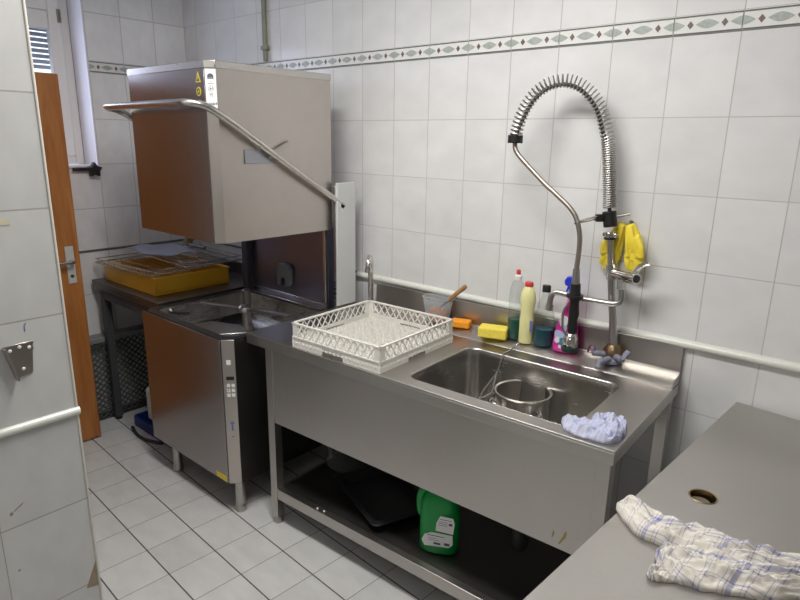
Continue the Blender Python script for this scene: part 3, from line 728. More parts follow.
# dish rack on edge under the corner table
t = thing('upright_rack', 'black lattice dish rack stood on its edge against the end wall under the corner table', 'rack', (-1.27,-.56,0))
ux0, ux1, uy0, uy1, uh = -1.318, -1.228, -.825, -.30, .515
for a, b in (((uy0,0),(uy0+.012,uh-.03)),((uy1-.012,0),(uy1,uh-.03))):
    mb = MB(); mb.box((ux0,a[0],.001),(ux1,b[0],b[1])); finish('rack_side', mb, M_crate, t, world=True, bevel=.002)
mb = MB(); mb.box((ux0,uy0+.0125,.001),(ux1,uy1-.0125,.012)); finish('rack_side', mb, M_crate, t, world=True, bevel=.002)
mb = MB(); mb.box((ux0,uy0,uh-.0295),(ux1,uy1,uh)); finish('rack_rim', mb, M_crim, t, world=True, bevel=.003)
mb = MB()
NL = 13; LY = uy1-uy0-.026; LZ_ = uh-.045
for k in range(-NL, NL*2):
    for sgn in (1, -1):
        pts = []
        for i in range(NL+1):
            yy = (k+i)/NL
            if -1e-6 <= yy <= 1+1e-6: pts.append((ux1-.006-(.002 if sgn > 0 else .006), uy0+.013+LY*(yy if sgn > 0 else 1-yy), .013+LZ_*i/NL))
        if len(pts) > 1: mb.bar(pts[0], pts[-1], .008, .004, up=(1,0,0))
finish('lattice_base', mb, M_crate2, t, world=True, smooth=0)

# canister and blue tray next to the dishwasher
t = thing('canister', 'white plastic canister half hidden behind the dishwasher', 'canister', (-.90,-.55,.062))
mb = MB(); mb.prism(rrect(-.955,-.65,-.76,-.47,.04), 2, .062, .25); mb.lathe([(.085,.25),(.07,.272),(.03,.28),(.028,.305),(0,.306)], (-.86,-.56,0), 20); finish('canister_body', mb, M_white, t, world=True, bevel=.008)
t = thing('floor_tray', 'blue plastic tray on the floor under the white canister', 'tray', (-.84,-.54,0))
mb = MB(); mb.plate_hole(rrect(-1.045,-.69,-.58,-.40,.03), rrect(-1.03,-.675,-.595,-.415,.025), .012, .06); mb.prism(rrect(-1.045,-.69,-.58,-.40,.03), 2, .001, .012); finish('tray_body', mb, M_navy, t, world=True, bevel=.003)
mb = MB(); mb.tube(catmull([(-.99,-.72,.012),(-.88,-.745,.010),(-.78,-.74,.010),(-.68,-.70,.010)],5), .009, 10); o = finish('hose', mb, M_rubber); tag(o, 'short dark hose on the floor in front of the blue tray', 'hose')

# ------------------------------------------------------------------ small swivel faucet
t = thing('swivel_faucet', 'small chrome swivel faucet behind the dish rack', 'faucet', (.362,-.11,.8708))
FZ = .8708
mb = MB(); mb.lathe([(0,FZ),(.022,FZ),(.022,FZ+.008),(.015,FZ+.014),(.013,FZ+.05),(0,FZ+.05)], (.362,-.11,0), 18); finish('faucet_base', mb, M_chrome, t, world=True)
mb = MB(); mb.tube(catmull([(.362,-.11,FZ+.045),(.362,-.11,1.02),(.362,-.11,1.09),(.368,-.118,1.122),(.385,-.142,1.140),(.402,-.166,1.128),(.409,-.176,1.108),(.410,-.177,1.092)],6), .0135, 14); finish('gooseneck', mb, M_chrome, t, world=True)
mb = MB(); mb.cyl((.410,-.177,1.078),(.410,-.177,1.098), .017, 14); finish('aerator', mb, M_chrome, t, world=True)

# ------------------------------------------------------------------ pre-rinse spray tap
BX, BY, BZ = 1.543, -.062, .897
P = thing('spray_tap', 'tall steel pre-rinse spray tap with coiled spring arching over the basin', 'tap', (BX,BY,BZ))
def pp(name, mb, mat, par=None, **k): return finish(name, mb, mat, par or P, M=P.matrix_basis.inverted(), **k)
mb = MB(); mb.lathe([(0,0),(.036,0),(.036,.012),(.028,.02),(.024,.045),(.02,.06),(.0,.06)], (BX,BY,BZ), 20); base_ = pp('tap_base', mb, M_lime)
mb = MB(); mb.lathe([(.026,.03),(.034,.034),(.034,.046),(.022,.066),(.0,.067)], (BX,BY,BZ), 18); pp('brass_nut', mb, M_brass, base_)
for s, m_ in ((-1, M_lime), (1, M_lime)):
    mb = MB(); a = Vector((BX+s*.02,BY-.02,BZ+.03)); b = Vector((BX+s*.055,BY-.052,BZ+.034)); mb.tube([a,b],[.012,.010],12)
    e = Vector((BX-.058,BY-.045,BZ+.050)) if s < 0 else Vector((BX+.066,BY-.03,BZ+.062))
    mb.tube([b,b.lerp(e,.5)+Vector((0,0,.006)),e],[.009,.011,.013],12,flat=.6)
    v = pp('valve_handle', mb, m_, None)
    if s < 0:
        mb = MB(); mb.tube(catmull([e+Vector((.010,0,-.018)),e+Vector((.002,-.002,.010)),e+Vector((-.012,-.004,.004)),e+Vector((-.016,-.004,-.018))],4), .004, 8); pp('red_rim', mb, plain('faded_red',(.22,.04,.10),.5), v)
mb = MB(); mb.tube([(BX,BY-.03,BZ+.02),(BX-.02,BY-.075,BZ+.012),(BX-.016,BY-.085,BZ-.006)], [.011,.012,.012], 12); pp('valve_spindle', mb, M_lime)
# riser
top = Vector((1.488,-.066,1.372))
mb = MB(); mb.tube([(BX,BY,BZ+.055),(1.541,BY,.965),(1.529,-.062,1.06),(1.517,-.062,1.127),(1.501,-.064,1.266),top], [.020,.016,.0130,.0125,.0125,.0125], 16); riser = pp('riser_pipe', mb, M_tap)
mb = MB(); mb.tube([(1.4875,-.066,1.350),(1.4865,-.066,1.372)], .0175, 16); mb.bar((1.463,-.066,1.362),(1.514,-.066,1.362),.018,.014); pp('wall_clamp', mb, M_chrome, riser, bevel=.002)
mb = MB(); mb.tube([(1.489,-.066,1.346),(1.4885,-.066,1.354)], .021, 16); pp('clamp_ring', mb, M_black, riser)
mb = MB(); mb.tube([(1.486,-.066,1.390),(1.4755,-.066,1.445)], .024, 16); mb.bar((1.462,-.08,1.421),(1.44,-.096,1.420),.024,.026); pp('spring_holder', mb, M_black, bevel=.003)
# hook bar to hold the hose
mb = MB(); mb.tube([(1.45,-.083,1.418),(1.41,-.150,1.406),(1.402,-.178,1.404),(1.410,-.186,1.406)], .0036, 8); pp('hose_guide', mb, M_tube)
mb = MB(); mb.tube([(1.452,-.093,1.428),(1.425,-.150,1.418),(1.420,-.184,1.414)], .0036, 8); pp('hose_guide', mb, M_tube)
mb = MB(); mb.tube([(1.495,-.055,1.426),(1.515,-.044,1.431),(1.538,-.034,1.438)], .0055, 8); pp('guide_stub', mb, M_tube)
# mixer body: lever and swivel spout
mb = MB(); mb.tube([(1.512,-.064,1.205),(1.503,-.064,1.258)], .021, 16); mb.cyl((1.508,-.066,1.228),(1.585,-.100,1.228), .0165, 14); mb.cyl((1.583,-.099,1.228),(1.614,-.113,1.229), .021, 14); body = pp('mixer_body', mb, M_chrome)
mb = MB(); mb.cyl((1.6145,-.1132,1.229),(1.617,-.1143,1.229),.014,12); pp('end_plug', mb, M_black, body)
mb = MB(); mb.tube(catmull([(1.598,-.104,1.240),(1.611,-.106,1.262),(1.630,-.108,1.280),(1.650,-.110,1.290)],4), [.010]*8+[.009]*5, 10); pp('lever', mb, M_chrome)
mb = MB(); mb.cyl((1.557,-.090,1.215),(1.560,-.095,1.180), .016, 6); pp('spout_nut', mb, M_chrome)
sp = [(1.560,-.095,1.188),(1.566,-.098,1.158),(1.562,-.102,1.136),(1.540,-.106,1.126),(1.494,-.112,1.126),(1.44,-.122,1.128),(1.407,-.130,1.131),(1.364,-.140,1.139),(1.339,-.145,1.139),(1.325,-.150,1.126),(1.3215,-.152,1.104),(1.3215,-.152,1.088)]
mb = MB(); mb.tube(catmull(sp,5), .0105, 12); spt = pp('spout', mb, M_tap)
mb = MB(); mb.cyl((1.3215,-.152,1.070),(1.3215,-.152,1.092), .0138, 14); pp('aerator', mb, M_tap, spt)
# spring arc
arc = [(1.477, -0.066, 1.445), (1.471, -0.066, 1.501), (1.463, -0.066, 1.569), (1.454, -0.066, 1.637), (1.443, -0.066, 1.694), (1.424, -0.066, 1.754), (1.404, -0.072, 1.8), (1.375, -0.081, 1.839), (1.341, -0.092, 1.868), (1.301, -0.105, 1.883), (1.263, -0.119, 1.882), (1.225, -0.132, 1.868), (1.191, -0.145, 1.838), (1.165, -0.154, 1.797), (1.148, -0.161, 1.749), (1.138, -0.165, 1.693)]
AP = catmull(arc, 30)
L = [0]
for a, b in zip(AP, AP[1:]): L.append(L[-1]+(b-a).length)
tot = L[-1]
def at(s):
    s = max(0, min(tot, s))
    for i in range(len(L)-1):
        if L[i+1] >= s:
            f = (s-L[i])/max(1e-9, L[i+1]-L[i]); return AP[i].lerp(AP[i+1], f), (AP[i+1]-AP[i]).normalized()
    return AP[-1], (AP[-1]-AP[-2]).normalized()
coil = []; s = .012; ph = 0
up = Vector((.3,1,0)).normalized()
while s < tot-.002:
    p, tg = at(s); v = tg.cross(up).normalized(); w_ = tg.cross(v).normalized()
    r = .0215
    coil.append(p+r*(math.cos(ph)*v+math.sin(ph)*w_))
    pitch = .0078 if s < .235 else .0078+min(1,(s-.235)/.03)*.0067
    ph += 2*PI/14; s += pitch/14
mb = MB(); mb.tube(coil, .0027, 6); pp('spring', mb, M_spring)
core = []
for k in range(61):
    p, tg = at(tot*k/60); inw = Vector((1.30,-.11,1.66))-p; inw -= tg*inw.dot(tg); core.append(p+inw.normalized()*.012*max(0,min(1,(p.z-1.62)/.10))*min(1,(60-k)/6))
mb = MB(); mb.tube(core, .0068, 10); pp('inner_hose', mb, M_hosei)
e, tg = at(tot)
mb = MB(); mb.tube([e+Vector((0,0,.006)),e+Vector((.0,0,-.022))], .0275, 20); pp('spring_end', mb, M_black)
hs = [(1.138,-.166,1.672),(1.143,-.168,1.650),(1.160,-.168,1.627),(1.208,-.168,1.585),(1.272,-.168,1.532),(1.322,-.168,1.496),(1.375,-.168,1.455),(1.403,-.168,1.419),(1.420,-.168,1.365),(1.423,-.168,1.312),(1.421,-.168,1.258),(1.420,-.168,1.235)]
mb = MB(); mb.tube(catmull(hs,6), .0088, 12); pp('hose', mb, steel('hose_braid',(.42,.37,.33),.4,(2,2,60)))
hx = 1.424
mb = MB(); mb.tube([(1.420,-.168,1.245),(1.422,-.168,1.188)], [.0115,.0145], 14); pp('hose_ferrule', mb, M_tap)
mb = MB(); mb.tube([(1.422,-.168,1.190),(hx,-.168,1.160),(hx,-.168,1.150),(hx,-.168,1.12),(hx+.002,-.168,1.08),(hx,-.168,1.055),(hx+.002,-.168,1.03),(hx+.002,-.168,1.008)], [.018,.018,.021,.0165,.019,.0165,.0185,.0165], 16); gp = pp('spray_grip', mb, M_black)
mb = MB(); mb.tube([(hx,-.170,1.150),(hx,-.170,1.141)],.030,18); pp('grip_collar', mb, M_black, gp)
mb = MB(); mb.tube([(hx+.002,-.168,1.007),(hx+.001,-.170,.995),(hx,-.173,.968),(hx,-.174,.955)], [.014,.025,.029,.027], 18); pp('spray_head', mb, M_chrome)
mb = MB(); mb.tube([(hx,-.174,.954),(hx,-.175,.938)], [.032,.028], 18); pp('spray_ring', mb, plain('dark_teal',(.02,.05,.045),.4))
mb = MB(); mb.tube(catmull([(hx-.010,-.188,1.13),(hx-.022,-.203,1.09),(hx-.020,-.203,1.03),(hx-.008,-.192,1.003)],4), .0045, 8); pp('trigger', mb, M_tap)

# ------------------------------------------------------------------ yellow rubber gloves over the tap valve
def glove(label, base, s, ang, mir):
    mb = MB()
    M = Matrix.Translation(base) @ Matrix.Rotation(ang,4,'Y') @ Matrix.Scale(s,4)
    def tb(pts, rr, flat=.5):
        mb.tube([M @ Vector(p) for p in catmull(pts,4)], [x*s for x in rr], 12, flat=flat, up=(0,1,0))
    def lin(a, b, n): return [a+(b-a)*i/(n-1) for i in range(n)]
    tb([(0,0,.0),(.006*mir,.004,-.05),(.004*mir,0,-.10),(0,0,-.135)], lin(.018,.034,7)+lin(.036,.034,6), .42)
    for k, (x, l) in enumerate(((-.024,.030),(-.009,.046),(.007,.040),(.022,.022))):
        tb([(x,.002*k,-.11),(x*1.05,-.006+.004*(k%2),-.14),(x*1.1,.004*(k%2),-.14-l)], lin(.0125,.0095,9), .75)
    tb([(mir*.020,-.008,-.05),(mir*.034,-.016,-.09),(mir*.030,-.014,-.13)], lin(.014,.010,9), .7)
    for x0, x1, z1 in ((-.010,-.018,-.12),(.008,.016,-.125),(.0,.002,-.10)): tb([(x0*.6,-.008,-.005),((x0+x1)/2,-.016,-.06),(x1,-.013,z1)], lin(.007,.006,9), 1)
    o = finish('rubber_glove', mb, M_glove, smooth=60)
    r = o.modifiers.new('fuse','REMESH'); r.mode = 'VOXEL'; r.voxel_size = .003; r.use_smooth_shade = True
    sm = o.modifiers.new('soft','SMOOTH'); sm.factor = .5; sm.iterations = 3
    # crease the rubber
    return tag(o, label, 'glove', None)
glove('yellow rubber glove hanging behind the tap riser, fingers to the left', Vector((1.514,-.024,1.402)), .98, .24, -1)
glove('yellow rubber glove hanging behind the tap lever, right of the other glove', Vector((1.546,-.046,1.404)), .95, -.24, 1)
t = thing('wall_hook', 'small steel hook on the wall tiles holding the yellow gloves', 'hook', (1.535,-.004,1.40))
mb = MB(); mb.tube([(1.535,-.001,1.404),(1.535,-.058,1.404),(1.535,-.066,1.412)], .003, 8); mb.cyl((1.535,-.0005,1.404),(1.535,-.004,1.404),.009,12); finish('hook_wire', mb, M_tap, t, world=True)

# ------------------------------------------------------------------ bottles on the ledge
LZ = .8968
def bottle(name, label, x, y, parts, sx=1, sy=1, rz=0.15):
    t = thing(name, label, 'bottle', (x,y,LZ), rz)
    made = {}
    for nm, prof, mat, par in parts:
        mb = MB(); mb.lathe(prof, (0,0,0), 28, sx, sy)
        made[nm] = finish(nm, mb, mat, made.get(par, t), smooth=40)
    return t
bottle('soap_bottle', 'clear soap bottle with red cap and green liquid, behind the pale yellow bottle', 1.138, -.073, [
    ('bottle_body', [(0,.001),(.029,.001),(.032,.006),(.032,.10),(.031,.125),(.0325,.16),(.030,.205),(.022,.235),(.012,.245),(.012,.25)], M_clear, None),
    ('soap', [(0,.003),(.028,.003),(.0312,.008),(.0312,.085),(0,.085)], M_tealg, None),
    ('neck_ring', [(.012,.2455),(.0155,.246),(.0155,.262),(.009,.268),(0,.268)], M_white, None),
    ('red_cap', [(0,.2685),(.0075,.2685),(.009,.272),(.0085,.285),(.005,.289),(0,.289)], M_red, None)], 1.0, .85)
t = bottle('cleaner_bottle', 'pale yellow cleaner bottle with flat red cap beside the green soap', 1.198, -.091, [
    ('bottle_body', [(0,.001),(.026,.001),(.028,.005),(.028,.10),(.0255,.12),(.028,.15),(.031,.175),(.029,.203),(.021,.224),(.014,.232),(0,.2325)], M_cream, None),
    ('red_cap', [(0,.2328),(.0165,.2328),(.0175,.236),(.0165,.247),(.013,.251),(0,.251)], M_red, None)], 1.0, .72, .25)
mb = MB(); mb.box((.0312*0+.018,-.0205,.055),(.029,-.0175,.10)); finish('label', mb, M_inkb, t, bevel=.001)
bottle('soap_bottle', 'clear bottle with black cap and teal liquid, left of the magenta spray bottle', 1.264, -.072, [
    ('bottle_body', [(0,.001),(.037,.001),(.039,.006),(.039,.05),(.0375,.056),(.039,.062),(.038,.13),(.029,.17),(.018,.195),(.0145,.205),(.0145,.218)], M_clear, None),
    ('soap', [(0,.003),(.035,.003),(.0368,.008),(.0368,.070),(0,.075)], M_tealb, None),
    ('black_cap', [(0,.2185),(.0165,.2185),(.0165,.242),(.0145,.245),(0,.245)], M_black, None)], 1.0, .82)
# magenta spray bottle
t = thing('spray_bottle', 'magenta trigger spray bottle with blue nozzle behind the hanging spray head', 'bottle', (1.362,-.072,LZ), .25)
mb = MB(); rings = []
for z, x0, x1, ry in ((.001,-.046,.044,.026),(.006,-.049,.047,.029),(.05,-.048,.045,.029),(.09,-.041,.040,.027),(.13,-.030,.036,.024),(.17,-.018,.032,.020),(.20,-.010,.026,.016),(.212,-.006,.022,.013)):
    rings.append([mb.bm.verts.new(((x0+x1)/2+(x1-x0)/2*math.copysign(abs(math.cos(a))**.75,math.cos(a)), ry*math.copysign(abs(math.sin(a))**.75,math.sin(a)), z)) for a in [2*PI*k/28 for k in range(28)]])
for A, B in zip(rings, rings[1:]):
    for i in range(28): mb.bm.faces.new((A[i],A[(i+1)%28],B[(i+1)%28],B[i]))
mb.bm.faces.new(rings[0][::-1]); mb.bm.faces.new(rings[-1]); finish('bottle_body', mb, M_pink, t, smooth=50)
mb = MB(); mb.cyl((.008,0,.2125),(.008,0,.24),.016,18); finish('nozzle_collar', mb, M_blue, t)
mb = MB(); mb.prism([(-.022,.262),(-.024,.278),(-.016,.292),(.004,.300),(.024,.296),(.030,.280),(.026,.258),(.020,.241),(-.004,.241),(-.008,.256)], 1, -.011, .011); finish('nozzle', mb, M_blue, t, bevel=.004)
mb = MB(); mb.prism([(-.012,.255),(-.006,.255),(-.012,.225),(-.020,.218),(-.021,.224)], 1, -.005, .005); finish('trigger', mb, M_blue, t, bevel=.002)
def blob(cx, cz, rx, rz, n=14, w=.15, sd=0): return [(cx+rx*math.cos(2*PI*k/n)*(1+w*math.sin(3*2*PI*k/n+sd)), cz+rz*math.sin(2*PI*k/n)*(1+w*math.cos(2*2*PI*k/n+sd))) for k in range(n)]
mb = MB()
mb.prism(blob(-.010,.125,.017,.026), 1, -.0285, -.0265, 0); mb.prism(blob(-.022,.068,.019,.022,sd=1), 1, -.0312, -.0290, 1); mb.prism(blob(-.008,.045,.016,.014,sd=2), 1, -.0315, -.0292, 2)
mb.prism(blob(-.028,.050,.010,.012,sd=4), 1, -.0317, -.0294, 0); mb.prism([(-.022,.018),(.022,.018),(.022,.030),(-.022,.030)], 1, -.0308, -.0290, 0); mb.prism(blob(-.004,.098,.008,.016), 1, -.0300, -.0275, 1)
finish('label', mb, [M_label, plain('label_lilac',(.45,.50,.75),.5), plain('label_teal',(.04,.22,.40),.5)], t, smooth=0)

# sponges
def sponge(label, x, y, z, lx, ly, lz, rz, mat, mat2=None):
    t = thing('sponge', label, 'sponge', (x,y,z), rz)
    mb = MB(); mb.box((-lx/2,-ly/2,0),(lx/2,ly/2,lz))
    finish('foam', mb, mat, t, bevel=.006, seg=3)
    return t
sponge('yellow sponge lying on the rear ledge left of the soap bottles', 1.062, -.112, .8965, .118, .070, .043, .34, M_spY)
sponge('orange sponge on the rear ledge behind the corner of the dish rack', .885, -.094, .8972, .085, .055, .030, .35, M_spO)

# plastic tub with brush
t = thing('plastic_tub', 'translucent square plastic tub with orange scraps behind the dish rack', 'tub', (.765,-.103,.8966), SA)
mb = MB(); rings = []
for z, h in ((.002,.036),(.112,.052)):
    rings.append([mb.bm.verts.new((p[0],p[1],z)) for p in rrect(-h-.012,-h*.72,h+.012,h*.72,.014)])
A, B = rings
for i in range(len(A)): mb.bm.faces.new((A[i],A[(i+1)%len(A)],B[(i+1)%len(A)],B[i]))
mb.bm.faces.new(A[::-1]); o = finish('tub_body', mb, M_tub, t, smooth=40); s_ = o.modifiers.new('thick','SOLIDIFY'); s_.thickness = .0018
mb = MB(); mb.tube([(p[0],p[1],.112) for p in rrect(-.064,-.0375,.064,.0375,.014)]+[(.05,-.0375,.112)], .003, 8); finish('tub_rim', mb, M_tub, t)
mb = MB()
mb.prism(rrect(-.042,-.021,.042,.021,.01), 2, .006, .045)
for k in range(14): mb.ball((random.uniform(-.036,.036),random.uniform(-.018,.018),.048+random.uniform(-.004,.014)), random.uniform(.007,.013), seg=8)
finish('scraps', mb, M_sauce, t)
t = thing('wooden_spatula', 'wooden handled scraper standing in the translucent tub', 'scraper', (.79,-.105,.98))
mb = MB(); mb.tube([(.823,-.103,1.005),(.846,-.096,1.03),(.888,-.082,1.071),(.894,-.080,1.077)], [.008,.0095,.0105,.008], 12); finish('wooden_handle', mb, M_hand, t, world=True)
mb = MB(); mb.tube([(.782,-.112,.965),(.823,-.103,1.005)], [.004,.006], 8); finish('shank', mb, M_black, t, world=True)

# ------------------------------------------------------------------ pot in the basin
px, py, pz, pr, ph_ = 1.312, -.292, .5925, .099, .194
t = thing('steel_pot', 'round stainless steel pot standing in the sink basin', 'pot', (px,py,pz))
mb = MB(); mb.lathe([(0,0),(pr-.012,0),(pr-.002,.008),(pr,.02),(pr,ph_-.008),(pr+.006,ph_-.003),(pr+.007,ph_),(pr+.004,ph_+.002),(pr-.002,ph_-.002),(pr-.003,.02),(pr-.014,.004),(0,.004)], (px,py,pz), 48); finish('pot_body', mb, steel('pot_steel',(.60,.57,.54),.3,(2,2,30)), t, world=True, smooth=50)
for s in (-1, 1):
    mb = MB(); a = Vector((math.cos(.45),math.sin(.45),0)) if s > 0 else Vector((-math.cos(.35),-math.sin(.35),0)); a = Vector((s*.80,-.6,0)); c = Vector((px,py,pz+ph_-.045)); tq = Vector((-a.y,a.x,0))
    mb.tube(catmull([c+a*(pr-.001)+tq*.02,c+a*(pr+.018)+tq*.016+Vector((0,0,-.004)),c+a*(pr+.020)+Vector((0,0,-.03)),c+a*(pr+.018)-tq*.016+Vector((0,0,-.004)),c+a*(pr-.001)-tq*.02],5), .0035, 8)
    mb.cyl(c+a*(pr-.001),c+a*(pr+.012),.011,10); finish('pot_handle', mb, M_chrome, t, world=True)

# plug chain
t = thing('plug_chain', 'thin ball chain hanging from the rear ledge into the basin', 'chain', (1.168,-.142,.874))
cpath = catmull([(1.185,-.118,.8985),(1.172,-.142,.880),(1.172,-.17,.8745),(1.172,-.208,.8735),(1.173,-.219,.862),(1.160,-.232,.80),(1.128,-.245,.74),(1.108,-.25,.70),(1.100,-.26,.66)], 30)
mb = MB(); acc = 0; last = None
for p in cpath:
    if last is None or (p-last).length > .0078: mb.ball(p, .0038, seg=6); last = p
mb.tube(cpath, .0008, 5); finish('chain_beads', mb, M_chrome, t, world=True)
mb = MB(); last = None
for p in catmull([(1.160,-.234,.80),(1.157,-.240,.76),(1.150,-.245,.72),(1.12,-.252,.69),(1.098,-.262,.68)], 20):
    if last is None or (p-last).length > .0078: mb.ball(p, .0038, seg=6); last = p
finish('chain_loop', mb, M_chrome, t, world=True)

# ------------------------------------------------------------------ cloths
def heap(name, label, cat, lobes, mat, seed, uvang=0.0):
    """lobes: (upper curve, lower curve, height, z, ridges); curves are ground points from one end to the other"""
    bm = bmesh.new(); uvl = bm.loops.layers.uv.new('UVMap')
    for li, (up_, lo, H, z0, ridges) in enumerate(lobes):
        U = catmull([(*p,0) for p in up_], 12); Lw = catmull([(*p,0) for p in lo], 12)
        def samp(C, t):
            x = t*(len(C)-1); i = min(int(x), len(C)-2); return C[i].lerp(C[i+1], x-i)
        NS, NT = 110, 44
        lenS = sum((samp(U,k/40)-samp(U,(k+1)/40)).length for k in range(40))
        V = []
        for i in range(NS+1):
            s = i/NS; a = samp(U, s); b = samp(Lw, s); wdt = (a-b).length
            row = []
            for j in range(NT+1):
                t = j/NT
                p = b.lerp(a, t)
                e = min(1, min(s, 1-s)*9); env = (1-abs(2*t-1)**2.6)**.5*(.30+.70*e**.5)
                f = 0
                for am, fr, sl, ph in ridges:
                    wv = noise.noise(Vector((s*4+seed, t*1.5, li+ph)))
                    f += am*(1-2*abs(((t*fr+s*sl+ph+.45*wv) % 1)-.5))**1.3
                rg = 0
                for q, (fs, ft) in enumerate(((6,3),(11,7),(22,11))):
                    rg += (.5,.32,.2)[q]*(1-2.4*abs(noise.noise(Vector((s*fs+seed*2.3+q, t*ft+s*3, li*5+seed)))))
                h = H*env*max(.14, .30+.55*f+.42*rg)
                jit = .006*noise.noise(Vector((s*14+seed, li, 2)))*(1 if t in (0,1) else .6)
                d_ = (a-b).normalized() if wdt > 1e-6 else Vector((0,1,0))
                row.append((bm.verts.new((p.x+d_.x*jit, p.y+d_.y*jit, z0+h)), (s*lenS, t*wdt*1.7+f*.012+li*.11)))
            V.append(row)
        for i in range(NS):
            for j in range(NT):
                q = (V[i][j],V[i+1][j],V[i+1][j+1],V[i][j+1])
                fc = bm.faces.new([v[0] for v in q])
                ca, sa = math.cos(uvang+li*.25), math.sin(uvang+li*.25)
                for lp, v in zip(fc.loops, q): lp[uvl].uv = (v[1][0]*ca-v[1][1]*sa, v[1][0]*sa+v[1][1]*ca)
        # closed underside so the heap has real thickness
        rim = [V[i][0][0] for i in range(NS+1)]+[V[NS][j][0] for j in range(1,NT+1)]+[V[i][NT][0] for i in range(NS-1,-1,-1)]+[V[0][j][0] for j in range(NT-1,0,-1)]
        dn = [bm.verts.new((v.co.x, v.co.y, z0)) for v in rim]
        for i in range(len(rim)):
            j = (i+1) % len(rim); fc = bm.faces.new((rim[j],rim[i],dn[i],dn[j]))
        g = bm.faces.new(dn)
    bmesh.ops.remove_doubles(bm, verts=bm.verts, dist=1e-5)
    bmesh.ops.recalc_face_normals(bm, faces=bm.faces)
    me = bpy.data.meshes.new(name); bm.to_mesh(me); bm.free(); me.materials.append(mat)
    for p in me.polygons: p.use_smooth = True
    o = bpy.data.objects.new(name, me); COL.objects.link(o); return tag(o, label, cat)
heap('dish_cloth', 'crumpled pale blue dish cloth on the front right corner of the sink table', 'cloth', [
    ([(1.612,-.602),(1.64,-.560),(1.69,-.545),(1.74,-.535),(1.770,-.555),(1.785,-.58)], [(1.612,-.606),(1.64,-.642),(1.685,-.656),(1.735,-.652),(1.768,-.640),(1.788,-.60)], .032, .8708, [(.6,2.2,1.6,.1),(.4,1,-3,.4)]),
    ([(1.680,-.545),(1.70,-.480),(1.735,-.470),(1.768,-.50),(1.785,-.55)], [(1.680,-.550),(1.71,-.59),(1.74,-.60),(1.768,-.59),(1.787,-.56)], .040, .8708, [(.6,1.5,2.2,.6),(.3,3,1,.2)]),
    ], M_bcloth, 4.2)

# ------------------------------------------------------------------ right-hand steel table
TA = math.radians(-3.6)
R_ = thing('prep_table', 'plain stainless steel table in the right foreground with a hole in its top', 'table', (1.955,-.004,0), TA)
RM = R_.matrix_basis.copy()
def RW(x, y, z): return RM @ Vector((x,y,z))
hx_, hy_ = .075-.01, -.685
hc = RM.inverted() @ Vector((2.031,-.690,0))
circ = [(hc.x+.030*math.cos(2*PI*k/28), hc.y+.030*math.sin(2*PI*k/28)) for k in range(28)]
W_ = 1.0
mb = MB(); mb.plate_hole([(0,-1.5),(W_,-1.5),(W_,-.066),(0,-.001)], circ, .840, .845); mb.box((0,-1.5,.80),(.004,-.003,.8398)); mb.box((.004,-1.5,.80),(W_,-1.496,.8398)); finish('worktop', mb, M_sttop, R_, bevel=.0015)
for x, y in ((.03,-1.46),(W_-.07,-1.46),(.03,-.12),(W_-.07,-.14)):
    mb = MB(); mb.box((x,y,.02),(x+.04,y+.04,.8395)); l = finish('leg', mb, M_st, R_, bevel=.003)
    mb = MB(); mb.lathe([(0,0),(.019,0),(.02,.0195),(0,.0196)], (x+.02,y+.02,0), 14); finish('foot', mb, M_black, l)
mb = MB(); mb.lathe([(.0285,.800),(.0296,.8455),(.0325,.8465),(.0335,.8455)], (hc.x,hc.y,0), 28); finish('hole_grommet', mb, M_brass, R_, smooth=50)
mb = MB(); mb.lathe([(.0,.79),(.029,.79),(.029,.80),(.0,.80)], (hc.x,hc.y,0), 28); finish('hole_cup', mb, plain('dark_brown',(.07,.05,.03),.5), R_, smooth=50)
mb = MB(); mb.lathe([(.0,.828),(.024,.828),(.024,.832),(.0,.832)], (hc.x-.004,hc.y-.006,0), 24, 1, 1); finish('grommet_flap', mb, plain('worn_brown_metal',(.22,.18,.14),.35,.6), R_, bevel=.001)

# tea towel
TT = [(1.890,-.880),(1.912,-.848),(1.965,-.846),(2.02,-.862),(2.07,-.852),(2.12,-.852),(2.165,-.846),(2.21,-.832),(2.275,-.795),(2.36,-.75)]
TL = [(1.893,-.890),(1.925,-.925),(1.965,-.955),(2.01,-.957),(2.055,-.945),(2.11,-.935),(2.16,-.925),(2.20,-.912),(2.26,-.880),(2.36,-.83)]
B1 = [(2.020,-1.000),(2.035,-.968),(2.06,-.948),(2.10,-.930),(2.16,-.918),(2.22,-.895),(2.29,-.85)]
B2 = [(2.022,-1.010),(2.045,-1.035),(2.09,-1.048),(2.14,-1.030),(2.185,-1.005),(2.235,-.975),(2.30,-.90)]
C1 = [(2.026,-1.068),(2.030,-1.040),(2.050,-.990),(2.085,-.965)]
C2 = [(2.030,-1.075),(2.052,-1.070),(2.095,-1.035),(2.120,-1.010)]
heap('tea_towel', 'crumpled cream tea towel with blue check on the right-hand steel table', 'towel', [
    (TT, TL, .042, .8458, [(.6,1.7,.5,.15),(.35,3.1,-.8,.4)]), (B1, B2, .040, .8458, [(.7,1.9,.7,.3),(.4,3.3,-1.2,.1)]), (C1, C2, .026, .8458, [(.7,1.4,.5,.2)])], M_towel, 1.3, .12)

